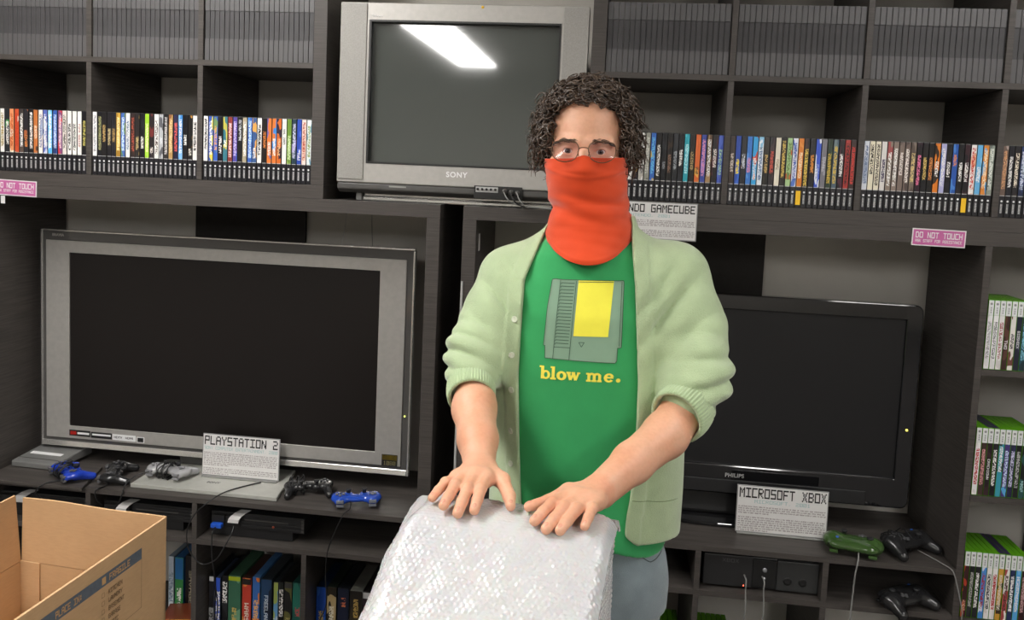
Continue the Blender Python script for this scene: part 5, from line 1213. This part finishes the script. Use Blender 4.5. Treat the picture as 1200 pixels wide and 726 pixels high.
def letters():
    xh = .0150; B_ = 0.0
    def b(x): return [rect(x+.002, x+.0068, B_, B_+.0225), rect(x-.0005, x+.005, B_+.0195, B_+.0225)]+fat_o(x+.0098, B_+xh/2, .0070, xh/2+.0004, .0028, .0045)
    def l(x): return [rect(x+.0012, x+.0060, B_, B_+.0225), rect(x-.001, x+.004, B_+.0195, B_+.0225), rect(x-.001, x+.0082, B_-.0002, B_+.0032)]
    def o(x): return fat_o(x+.0078, B_+xh/2, .0080, xh/2+.0004, .0029, .0044)
    def w(x): return [bar(x+.002, B_+xh-.001, x+.0060, B_+.001, .0048), bar(x+.0060, B_+.001, x+.0100, B_+xh-.002, .0034), bar(x+.0098, B_+xh-.001, x+.0140, B_+.001, .0048), bar(x+.0140, B_+.001, x+.0180, B_+xh-.001, .0032), rect(x-.001, x+.0060, B_+xh-.0028, B_+xh), rect(x+.0072, x+.0128, B_+xh-.0028, B_+xh), rect(x+.0158, x+.0208, B_+xh-.0028, B_+xh)]
    def m(x):
        P = [rect(x-.001, x+.0035, B_+xh-.003, B_+xh)]
        for k in range(3): P += [rect(x+.0012+k*.0084, x+.0058+k*.0084, B_, B_+xh*(.98 if k == 0 else .80)), rect(x-.0006+k*.0084, x+.0070+k*.0084, B_-.0002, B_+.0030)]
        for k in range(2): P += fat_arc(x+.0078+k*.0084, B_+xh*.64, .0064, .0058, .0018, .0022, 0, PI*.95)
        return P
    def e(x): return fat_arc(x+.0078, B_+xh/2, .0080, xh/2+.0004, .0034, .0046, .35, PI*2-.62)+[rect(x+.003, x+.0148, B_+.0066, B_+.0094)]
    P = b(0)+l(.0180)+o(.0270)+w(.0435)
    P += m(.0745)+e(.1015)+[disc(.1238, B_+.0032, .0036, .0036)]
    # each stroke: scale to the photo's width, slant to the baseline
    sx = 1.20; out = []
    for q in P: out.append([(.7575+p[0]*sx, 1.1795+p[1]*1.12+(p[0]*sx)*.030) for p in q])
    return out
def ccw(q):
    a = sum(q[k][0]*q[(k+1) % len(q)][1]-q[(k+1) % len(q)][0]*q[k][1] for k in range(len(q))); return q if a > 0 else q[::-1]
print_on('lettering', [ccw(q) for q in letters()], PYELL, .0014, shirt, .006)
# ------------------------------------------------------------------ cardigan
KNIT = cloth('pale_green_knit', '#b0c39a', .95, .8, 420, .07, sheen=.5)
CG = [(.862, .850, -.662, .196, .130), (.95, .852, -.664, .196, .132), (1.05, .853, -.668, .195, .134), (1.15, .850, -.670, .192, .137), (1.25, .845, -.671, .190, .138), (1.32, .843, -.669, .188, .130), (1.37, .842, -.667, .178, .117), (1.41, .841, -.664, .146, .104), (1.44, .840, -.661, .110, .094), (1.47, .838, -.659, .092, .086), (1.492, .837, -.655, .086, .080)]
S = SDF(np.arange(.52, 1.15, .0036), np.arange(-.90, -.50, .0036), np.arange(.85, 1.51, .0036))
S.add(lambda X, Y, Z: f_loft(X, Y, Z, CG, 2.4), (.5, -.95, .8), (1.2, -.4, 1.55), 0)
SL1 = [(.740, -.664, 1.388), (.684, -.668, 1.352), (.655, -.712, 1.272), (.634, -.765, 1.205), (.632, -.812, 1.172)]
SL2 = [(.945, -.664, 1.395), (1.004, -.664, 1.374), (1.038, -.705, 1.282), (1.050, -.765, 1.205), (1.038, -.806, 1.166)]
S.chain(SL1, [.056, .064, .062, .057, .046], .03); S.chain(SL2, [.056, .067, .066, .061, .050], .03)
# gathered bulges of the pushed-up sleeves
for c, r_ in (((.622, -.775, 1.222), (.045, .050, .017)), ((.626, -.795, 1.196), (.047, .050, .016)), ((.607, -.765, 1.245), (.030, .045, .015)), ((.632, -.808, 1.180), (.045, .043, .014))): S.ell(c, r_, .010)
for c, r_ in (((1.060, -.775, 1.225), (.050, .052, .020)), ((1.068, -.780, 1.188), (.044, .048, .022)), ((1.050, -.800, 1.200), (.052, .046, .015)), ((1.075, -.760, 1.165), (.028, .035, .020))): S.ell(c, r_, .010)
fa = vnoise(41, 7, 14, 40)
def arm_fold(c, freq, amp, dirv, rad):
    c = np.array(c); dv = np.array(dirv, float); dv /= np.linalg.norm(dv)
    lo, hi = c-rad, c+rad
    def fn(X, Y, Z):
        q = (X-c[0])*dv[0]+(Y-c[1])*dv[1]+(Z-c[2])*dv[2]; d2 = (X-c[0])**2+(Y-c[1])**2+(Z-c[2])**2
        w = fa(X, Y, Z)
        return amp*(1.15-2.1*np.abs(np.sin(q*freq*.5+.75*w)))*np.exp(-d2/(rad*.55)**2)
    S.disp(fn, lo, hi)
arm_fold((.60, -.80, 1.215), 190, .0085, (.25, .2, .95), .10); arm_fold((1.085, -.80, 1.20), 150, .0095, (-.25, .1, .95), .12)
arm_fold((.675, -.75, 1.31), 100, .0070, (.75, 0, .65), .13); arm_fold((1.00, -.75, 1.31), 100, .0075, (-.78, 0, .62), .14)
arm_fold((.98, -.78, 1.05), 70, .0035, (1, 0, .15), .20); arm_fold((.70, -.78, 1.05), 70, .003, (1, 0, -.1), .18)
S.disp(lambda X, Y, Z: .0020*fa(X*.8, Y*.8, Z*.8), (.5, -.95, .8), (1.2, -.4, 1.55))
EDGE = np.array([(.80, .738, .930), (.92, .733, .9360), (.96, .7290, .9410), (1.054, .7220, .9455), (1.184, .7155, .9430), (1.364, .7180, .9280), (1.42, .7370, .9210), (1.482, .7569, .9160), (1.56, .775, .905)])
xl = lambda Z: np.interp(Z, EDGE[:, 0], EDGE[:, 1]); xr_ = lambda Z: np.interp(Z, EDGE[:, 0], EDGE[:, 2])
# button bands stand a little proud of the knit
def bands(X, Y, Z):
    a = X-xl(Z); b = xr_(Z)-X; m = (Y < -.70)
    f = lambda d: -.0028*(1/(1+np.exp((-d-.030)*-900)))
    return np.where(m, np.where((a < 0) & (a > -.030), -.0028, 0)+np.where((b < 0) & (b > -.030), -.0028, 0), 0)
S.disp(bands, (.6, -.95, .85), (1.05, -.6, 1.5))
INN = [(.70,)+CG[0][1:3]+(CG[0][3]-.017, CG[0][4]-.013)]+[(t[0], t[1], t[2], t[3]-.017, t[4]-.013) for t in CG]+[(1.6,)+CG[-1][1:3]+(CG[-1][3]-.009, CG[-1][4]-.009)]
S.cut(lambda X, Y, Z: f_loft(X, Y, Z, INN, 2.4), (.5, -.95, .7), (1.2, -.4, 1.6), .002)
S.cut(lambda X, Y, Z: np.maximum(np.maximum(xl(Z)-X, X-xr_(Z)), Y+.665), (.6, -.95, .7), (1.1, -.5, 1.6), .004)
# rounded front corners at the hem
S.cut(lambda X, Y, Z: np.maximum(Z-(.859+.9*np.clip(.045-(X-xr_(Z)), 0, .1)**1.0*np.clip(.045-(X-xr_(Z)), 0, 1)*14), Y+.70), (.9, -.95, .8), (1.0, -.6, .95), .004)
for W_, A_ in ((W1, np.array(SL1[-1])), (W2, np.array(SL2[-1]))):   # sleeve mouth
    pass
V, Q = surface_nets(S); V = smooth_mesh(V, Q, 2, .45); CV, CQ = V, Q; del S
card = arr_obj('cardigan', V, Q, KNIT, PR)
RIBM = cloth('pale_green_rib', '#abbf95', .95, .5, 500, .06, sheen=.5)
def cuff(c, d, r, length, nm='cuff'):
    c = np.array(c); d = np.array(d, float); d /= np.linalg.norm(d); u = np.cross(d, (0, 0, 1)); u /= np.linalg.norm(u); w = np.cross(d, u)
    NR, NL = 320, 10; V = []
    prof = [(s, 1.0+.05*math.sin(s*PI)) for s in np.linspace(0, 1, NL)]+[(1.0, .90), (.85, .86), (.3, .86)]
    for s, k in prof:
        for i in range(NR):
            a = 2*PI*i/NR; rib = 1+(.018*math.cos(a*52) if k > .95 else 0); rr = r*k*rib
            V.append(c+d*(s-.5)*length+(u*math.cos(a)+w*math.sin(a))*rr)
    n = len(prof); i = np.arange(n-1)[:, None]*NR; k = np.arange(NR)[None, :]; k2 = (k+1) % NR
    F = np.stack([i+k, i+NR+k, i+NR+k2, i+k2], -1).reshape(-1, 4)
    arr_obj(nm, np.array(V), F, RIBM, card)
cuff((.6345, -.838, 1.1600), (.022, -.10, -.045), .0435, .046); cuff((1.0250, -.829, 1.1480), (-.053, -.082, -.030), .0505, .050)
CB = sub_bvh(CV, CQ, .8)
PEARL = mat('pearl_button', (.62, .66, .52), .2, var=.08, scale=200, coat=.5)
for x, z in ((.7035, 1.287), (.7020, 1.2213), (.7040, 1.1505), (.7055, 1.0674), (.708, 1.0006)):
    h = CB.ray_cast(Vector((x, -1.05, z)), Vector((0, 1, 0)))
    if h[0] is None: continue
    n_ = h[1]; n_ = n_ if n_.y < 0 else -n_
    M_ = Matrix.Translation(h[0]+n_*.0004) @ n_.to_track_quat('Z', 'Y').to_matrix().to_4x4()
    mb = MB(); mb.lathe([(.0062, 0), (.0064, .0016), (.0054, .0026), (.0040, .0018), (.0006, .0018)], M_, 18); mb.build('button', PEARL, card, world=True)
# seam line of the hem band on the photo's right front
mb = MB(); p = []
for x in np.linspace(.945, 1.035, 12):
    h = CB.ray_cast(Vector((x, -1.05, .957-.012*(x-.945)/.09)), Vector((0, 1, 0)))
    if h[0]: p.append((h[0].x, h[0].y-.0002, h[0].z))
if len(p) > 3: mb.tube(p, .0008, 5); mb.build('hem_seam', cloth('seam_green', '#6f8558', .95, .2, 500), card, world=True)
# ------------------------------------------------------------------ trousers and shoes
DENIM = cloth('grey_blue_denim', '#87949a', .9, .5, 900, .10)
S = SDF(np.arange(.62, 1.08, .005), np.arange(-.84, -.50, .005), np.arange(.03, .90, .005))
S.add(lambda X, Y, Z: f_loft(X, Y, Z, [(.70, .845, -.664, .176, .110), (.80, .846, -.665, .176, .106), (.84, .846, -.665, .168, .100), (.875, .846, -.665, .160, .096)], 2.6), (.6, -.9, .6), (1.1, -.4, .92), 0)
S.chain([(.762, -.666, .74), (.752, -.672, .46), (.745, -.655, .05)], [.093, .072, .060], .03); S.chain([(.930, -.666, .74), (.940, -.672, .46), (.948, -.655, .05)], [.093, .072, .060], .03)
fd = vnoise(51, 7, 18, 60); S.disp(lambda X, Y, Z: .0035*fd(X, Y, Z*1.5), (.6, -.9, .0), (1.1, -.4, .95))
V, Q = surface_nets(S); V = smooth_mesh(V, Q, 2, .4); jeans = arr_obj('jeans', V, Q, DENIM, PR); JB = sub_bvh(V, Q, .5)
p = []; p2 = []
for u in np.linspace(0, 1, 14):
    x = .958+.058*u; z = .842-.030*math.sin(min(u*1.15, 1)*PI*.5)*(1 if u < .5 else 1)+.030*max(0, u-.55)
    h = JB.ray_cast(Vector((x, -1.0, z)), Vector((0, 1, 0)))
    if h[0]: p.append((h[0].x, h[0].y-.0004, h[0].z)); p2.append((h[0].x-.001, h[0].y-.0004, h[0].z-.006))
mb = MB()
if len(p) > 3: mb.tube(p, .0011, 5); mb.tube(p2, .0008, 5); mb.build('pocket_seam', cloth('dark_denim_stitch', '#4a5458', .9, .2, 900), jeans, world=True)
SHOEM = mat('dark_shoe', (.03, .03, .032), .5, var=.1)
for sx in (-1, 1):
    S = SDF(np.arange(.66, 1.04, .004), np.arange(-.88, -.54, .004), np.arange(-.004, .13, .004)); x = .8465+sx*.1
    S.chain([(x, -.605, .040), (x+sx*.004, -.70, .036), (x+sx*.008, -.80, .026)], [.040, .043, .038], .02); S.cone((x, -.63, .05), (x, -.65, .11), .044, .042, .02)
    S.cut(lambda X, Y, Z: Z-.001+0*X+0*Y, (.5, -1, -.1), (1.2, -.4, .03), .002)
    V, Q = surface_nets(S); arr_obj('shoe', smooth_mesh(V, Q, 1, .4), Q, SHOEM, PR)
# ------------------------------------------------------------------ low table, wrapped parcel and moving box
TZ = .50
t = thing('work_table', 'low dark work table in front of the person', 'table', (.40, -1.33, 0))
WOODT = mat('table_dark_wood', (.06, .045, .035), .5, var=.25, scale=12, stretch=(1, 12, 1))
MB().box(-.42, 1.12, -1.80, -.86, TZ-.03, TZ, c=.002).build('tabletop', WOODT, t, world=True)
for x, y in ((-.36, -1.74), (1.06, -1.74), (-.36, -.92), (1.06, -.92)): MB().box(x-.025, x+.025, y-.025, y+.025, .0, TZ-.0305, c=.002).build('leg', WOODT, t, world=True)
# bubble-wrapped parcel
def parcel_material():
    t = NT('bubble_wrap_plastic'); t.set(Roughness=.13); t.b.inputs['Specular IOR Level'].default_value = .55; t.b.inputs['Coat Weight'].default_value = .3; t.b.inputs['Coat Roughness'].default_value = .08
    n = t.noise(7, 3)
    t.l(t.ramp(n.outputs['Fac'], [(.3, (.55, .55, .575)), (.6, (.63, .63, .635))]), t.b.inputs['Base Color'])
    t.b.inputs['Subsurface Weight'].default_value = .25; t.b.inputs['Subsurface Scale'].default_value = .01
    n2 = t.noise(260, 4); t.bump(n2.outputs['Fac'], .35, .002); return t.m
WRAP = parcel_material()
pr = thing('wrapped_parcel', 'parcel in clear white bubble wrap under the person\'s hands', 'parcel', (.75, -1.27, TZ))
# outline walked from the top back edge over the top and down the front (y, z), then under and up the back
top = [(-1.075, 1.040), (-1.085, 1.0520), (-1.100, 1.0570), (-1.165, 1.0560), (-1.22, 1.030), (-1.326, .972), (-1.40, .918), (-1.455, .83), (-1.475, .70), (-1.47, .56), (-1.455, TZ+.003)]
sp = np.array([(p[1], p[2]) for p in spline([(0, a, b) for a, b in top], 24)])
seg = np.r_[0, np.cumsum(np.linalg.norm(np.diff(sp, axis=0), axis=1))]; LT = seg[-1]
NU = int(LT/.0017); u = np.linspace(0, LT, NU); yy = np.interp(u, seg, sp[:, 0]); zz = np.interp(u, seg, sp[:, 1])
xl_ = np.interp(yy, [-1.475, -1.40, -1.326, -1.22, -1.113, -1.08], [.555, .566, .580, .590, .611, .614]); xr2 = np.interp(yy, [-1.475, -1.326, -1.14, -1.08], [.872, .8835, .9075, .9150])
NW = 190; rnd = np.random.default_rng(8)
w = np.linspace(0, 1, NW)
X = xl_[:, None]+(xr2-xl_)[:, None]*w[None, :]
Y = np.repeat(yy[:, None], NW, 1); Z = np.repeat(zz[:, None], NW, 1)-.05*(X-.76)*np.clip((zz-.6)/.3, 0, 1)[:, None]
ty = np.gradient(yy, u); tz = np.gradient(zz, u); nl = np.hypot(ty, tz); ny = tz/nl; nz_ = -ty/nl     # outward normal of the outline
edge = np.minimum(w, 1-w)*(xr2.mean()-xl_.mean()); rnd_edge = -.016*np.exp(-(edge/.011)**1.3)
# bubbles: hexagonal domes, a little irregular, plus crumples of the film
pit = .0086; row_ = np.round(u[:, None]/(pit*.866)); off = (row_ % 2)*.5*pit
ax_ = (X+off)/pit; fx = (ax_-np.round(ax_))*pit; fu = u[:, None]-row_*pit*.866
jit = np.sin(row_*12.9898+np.round(ax_)*78.233)*43758.5453; jit = jit-np.floor(jit)
d2 = np.sqrt(fx**2+fu**2); dome = np.sqrt(np.clip(1-(d2/.0040)**2, 0, 1))*.0017*(.25+.95*jit)
cr = vnoise(61, 9, 60, 260); cr2 = vnoise(62, 7, 12, 40)
h = dome+.0013*cr(X, Y, Z)*1.0+.0022*cr2(X, Y, Z)*(np.clip(edge, 0, .03)/.03)[None, :]
hands = np.exp(-((Y+1.14)/.055)**2)*np.clip((Z-1.0)*30, 0, 1); h = h*(1-.90*hands)-.0034*hands
Yd = Y+ny[:, None]*(h+rnd_edge[None, :]); Zd = Z+nz_[:, None]*(h+rnd_edge[None, :])
V = np.stack([X, Yd, Zd], -1).reshape(-1, 3)
i = np.arange(NU-1)[:, None]*NW; k = np.arange(NW-1)[None, :]
F = np.stack([i+k, i+NW+k, i+NW+k+1, i+k+1], -1).reshape(-1, 4)
arr_obj('front_wrap', V, F, WRAP, pr)
# side and back wrap: from each edge of the front sheet back to a rear outline
def side(col, sgn):
    A = np.stack([X[:, col], Yd[:, col], Zd[:, col]], -1)
    NS_ = 190; yb = np.interp(A[:, 2], [TZ, .9, 1.03, 1.06], [-1.045, -1.055, -1.068, -1.080]); xb = A[:, 0]+sgn*np.interp(A[:, 2], [TZ, .80, .95, 1.045], [.045, .040, .026, .0])*np.clip((-1.105-A[:, 1])/.06, 0, 1)
    yb = np.maximum(yb, A[:, 1]+.002)
    s = np.linspace(0, 1, NS_)[None, :]
    YY = A[:, 1:2]+(yb-A[:, 1])[:, None]*s; ZZ = A[:, 2:3]-0*s; XX = A[:, 0:1]+(xb-A[:, 0])[:, None]*s
    q = (u[:, None]/pit, YY/pit); du = (ZZ/pit-np.round(ZZ/pit))*pit; dv = (YY/pit-np.round(YY/pit))*pit
    hh = np.sqrt(np.clip(1-(np.hypot(du, dv)/.0040)**2, 0, 1))*.0022+.0012*cr(XX, YY, ZZ)
    XX = XX+sgn*(hh)*np.clip(s*8, 0, 1)*np.clip((1.05-ZZ)/.03, 0, 1)
    VV = np.stack([XX, YY, ZZ], -1).reshape(-1, 3); i = np.arange(NU-1)[:, None]*NS_; k = np.arange(NS_-1)[None, :]
    FF = np.stack([i+k, i+k+1, i+NS_+k+1, i+NS_+k], -1).reshape(-1, 4)
    if sgn < 0: FF = FF[:, ::-1]
    arr_obj('side_wrap', VV, FF, WRAP, pr)
    return np.stack([xb, yb, ZZ[:, -1]], -1)
bl = side(0, -1); br = side(NW-1, 1)
nb = 40; s = np.linspace(0, 1, nb)[None, :, None]; VV = (bl[:, None, :]*(1-s)+br[:, None, :]*s); VV[:, :, 1] += .008*np.sin(s[..., 0]*PI)
ii = np.arange(NU-1)[:, None]*nb; kk = np.arange(nb-1)[None, :]
arr_obj('back_wrap', VV.reshape(-1, 3), np.stack([ii+kk, ii+nb+kk, ii+nb+kk+1, ii+kk+1], -1).reshape(-1, 4)[:, ::-1], WRAP, pr)
# clear tape strip along the top back edge, crossing under the hands
# ------------------------------------------------------------------ cardboard moving box
def card_mat(nm, col):
    t = NT(nm); t.set(Roughness=.8); t.b.inputs['Specular IOR Level'].default_value = .2
    n1 = t.noise(8, 5); n2 = t.noise(60, 4, stretch=(1, 1, 6))
    c = hexc(col); a = t.ramp(n1.outputs['Fac'], [(.3, [x*.93 for x in c]), (.7, [min(1, x*1.05) for x in c])])
    m = t.n('ShaderNodeMix', data_type='RGBA', blend_type='MULTIPLY'); m.inputs[0].default_value = .5; t.l(a, m.inputs[6])
    t.l(t.ramp(n2.outputs['Fac'], [(.3, (.88, .87, .85)), (.6, (1, 1, 1))]), m.inputs[7]); t.l(m.outputs[2], t.b.inputs['Base Color'])
    t.bump(n2.outputs['Fac'], .15, .001); return t.m
CARD = card_mat('corrugated_board', '#c6a27a'); CARDE = mat('board_edge', '#d8b688', .9, var=.2, scale=900)
bx = thing('moving_box', 'open brown cardboard moving box with flaps up, lower left', 'box', (.085, -.930, TZ+.001), rz=PI/2+math.atan2(-.0225, .311)*-1*0+0)
# local axes: a along the far wall (towards the left), b along the printed wall (towards the camera)
a_ = np.array((-.3107, .0228)); a_ /= np.linalg.norm(a_); b_ = np.array((-.0191, -.3678)); b_ /= np.linalg.norm(b_)
WA, LB, HB_, FL, TH = .312, .455, .275, .125, .0042
bx.rotation_euler = (0, 0, 0)
def P3(a, b, z): return (a_[0]*a+b_[0]*b, a_[1]*a+b_[1]*b, z)
def panel(nm, q0, q1, n, z0, z1, tilt=0., par=None, m=CARD, wav=0., seed=0):
    """wall from q0 to q1 (a,b), inward normal n (a,b); tilt leans the top outward"""
    N = 24; MZ = 10; r = random.Random(seed); mb = MB(); V = []
    for side_ in (0, 1):
        for j in range(MZ+1):
            for i in range(N+1):
                s = i/N; v = j/MZ; a = q0[0]+(q1[0]-q0[0])*s; b = q0[1]+(q1[1]-q0[1])*s; z = z0+(z1-z0)*v
                o = side_*TH-tilt*(z-z0)+wav*math.sin(s*5.1+seed)*v
                V.append(P3(a+n[0]*o, b+n[1]*o, z+(wav*.6*math.sin(s*9+seed)*v if v == 1 else 0)))
    W = N+1; S2 = W*(MZ+1); F = []
    for j in range(MZ):
        for i in range(N):
            q = j*W+i; F.append((q, q+W, q+W+1, q+1)); F.append((S2+q, S2+q+1, S2+q+W+1, S2+q+W))
    for j in range(MZ): q = j*W; F.append((q, S2+q, S2+q+W, q+W)); q += N; F.append((q, q+W, S2+q+W, S2+q))
    for i in range(N): F.append((i, i+1, S2+i+1, S2+i)); q = MZ*W+i; F.append((q, S2+q, S2+q+1, q+1))
    mb.add(V, F); return mb.build(nm, m, par or bx)
zc = HB_
panel('wall', (0, 0), (WA, 0), (0, 1), 0, zc); panel('wall', (WA, 0), (WA, LB), (-1, 0), 0, zc); panel('wall', (0, LB), (0, 0), (1, 0), 0, zc+FL, wav=0, seed=3); panel('wall', (WA, LB), (0, LB), (0, -1), 0, zc)
f1 = panel('flap', (.001, -.0), (WA-.004, -.0), (0, 1), zc+.0015, zc+FL, .03, wav=.0015, seed=1); f2 = panel('flap', (WA, .006), (WA, LB-.003), (-1, 0), zc+.0015, zc+FL+.004, .10, wav=.002, seed=2)
f4 = panel('flap', (WA-.004, LB), (.004, LB), (0, -1), zc+.0015, zc+FL, .5, wav=.002, seed=4)
mb = MB(); mb.add([P3(.004, .004, .002), P3(WA-.004, .004, .002), P3(WA-.004, LB-.004, .002), P3(.004, LB-.004, .002)]+[P3(.004, .004, .006), P3(WA-.004, .004, .006), P3(WA-.004, LB-.004, .006), P3(.004, LB-.004, .006)], [(0, 1, 2, 3), (7, 6, 5, 4), (0, 4, 5, 1), (1, 5, 6, 2), (2, 6, 7, 3), (3, 7, 4, 0)]); mb.build('bottom', CARD, bx)
# glued joint tab inside the far left corner
mb = MB(); V = [P3(WA-.004-k, TH+.001+d, z) for d in (0, .0025) for z in (.02, zc+.002) for k in (0, .042)]
mb.add(V, [(0, 1, 3, 2), (4, 6, 7, 5), (2, 3, 7, 6), (1, 5, 7, 3), (0, 4, 5, 1), (0, 2, 6, 4)]); mb.build('joint_tab', CARD, bx)
# printing on the outside of the right-hand wall and its flap
PRN = mat('blue_grey_box_print', '#5a626c', .8, var=.1, scale=120); PRT = mat('brown_grey_box_text', '#7a6248', .8, var=.1, scale=120); KRAFT = mat('kraft_show_through', '#c49a68', .8, var=.05)
def wall_pt(b, z, off=.0007): # z measured from box base
    return Vector(P3(-off, b, z))
def wquad(mb, b0, b1, z0, z1, off=.0007): # seen from outside, text runs from the camera side (large b) to the far side
    mb.add([wall_pt(b0, z0, off)[:], wall_pt(b1, z0, off)[:], wall_pt(b1, z1, off)[:], wall_pt(b0, z1, off)[:]], [(0, 1, 2, 3)])
def wtext(mb, txt, b0, z1, w, h, off=.0011, bold=1.2):
    ex = Vector(P3(0, -1, 0)); M = Matrix(((ex.x, 0, 0, 0), (ex.y, 0, 0, 0), (0, 0, 1, 0), (0, 0, 0, 1)))
    o = wall_pt(b0, 0, off); M = Matrix.Translation((o.x, o.y, 0)) @ M
    pixel_text(mb, txt, 0, z1, w, h, M, bold)
mw = [c for c in bx.children if c.name.startswith('wall')][2]
f3 = mw
ZB0 = zc+.100
mb = MB(); wquad(mb, .352, .076, ZB0-.0205, ZB0); mb.build('print_band', PRN, f3)
mb = MB(); wtext(mb, 'PLACE IN:', .292, ZB0-.005, .060, .0110, bold=1.35); mb.build('place_lettering', KRAFT, f3)
mb = MB(); wtext(mb, 'FRAGILE', .165, ZB0-.005, .055, .0110, bold=1.35); mb.build('fragile_lettering', KRAFT, f3)
mb = MB(); wquad(mb, .184, .174, ZB0-.0165, ZB0-.0045, .0011); mb.build('checkbox', KRAFT, f3)
mb = MB()
for k, wd in enumerate(('KITCHEN', 'LAUNDRY', 'BASEMENT', 'GARAGE', 'ATTIC')):
    z = ZB0-.031-k*.0145
    wtext(mb, wd, .167, z, .0052*len(wd), .0080, bold=1.2)
    for q in ((.184, .177, z-.0080, z-.0074), (.184, .177, z-.0006, z), (.184, .1834, z-.0080, z), (.1776, .177, z-.0080, z)): wquad(mb, *q)
for k, wd in enumerate(('BEDROOM', 'BATH')):
    wtext(mb, wd, .312, ZB0-.031-k*.0145, .0052*len(wd), .0080, bold=1.2)
mb.build('checklist_lettering', PRT, f3)
mb = MB(); wquad(mb, .0765, .0757, ZB0-.110, ZB0); wquad(mb, .345, .0757, ZB0-.1106, ZB0-.1098); mb.build('print_frame', PRT, f3)
# ------------------------------------------------------------------ camera and view
cam = bpy.data.cameras.new('camera'); co = bpy.data.objects.new('camera', cam); COL.objects.link(co)
yaw, pitch, roll = -.1196, .0851, -.0439
cy, sy, cp, sp = math.cos(yaw), math.sin(yaw), math.cos(pitch), math.sin(pitch)
fw = Vector((sy*cp, cy*cp, -sp)); r0 = Vector((cy, -sy, 0)); d0 = fw.cross(r0)
r = r0*math.cos(roll)+d0*math.sin(roll); d = -r0*math.sin(roll)+d0*math.cos(roll)
Mx = Matrix((( r[0], -d[0], -fw[0], .8812), (r[1], -d[1], -fw[1], -2.3509), (r[2], -d[2], -fw[2], 1.5682), (0, 0, 0, 1)))
co.matrix_world = Mx
cam.sensor_fit = 'HORIZONTAL'; cam.sensor_width = 36; cam.lens = 979.46/1200*36
cam.shift_y = (285.24-363)/1200; cam.clip_start = .05
sc = bpy.context.scene; sc.camera = co
w = bpy.data.worlds.new('world'); sc.world = w; w.use_nodes = True
w.node_tree.nodes['Background'].inputs[0].default_value = (.05, .05, .05, 1); w.node_tree.nodes['Background'].inputs[1].default_value = .3
vs = sc.view_settings; vs.view_transform = 'Standard'; vs.look = 'None'; vs.gamma = 1; vs.use_curve_mapping = False
vs.exposure = 1.5
sc.cycles.use_denoising = True; sc.cycles.max_bounces = 8; sc.cycles.sample_clamp_indirect = 6
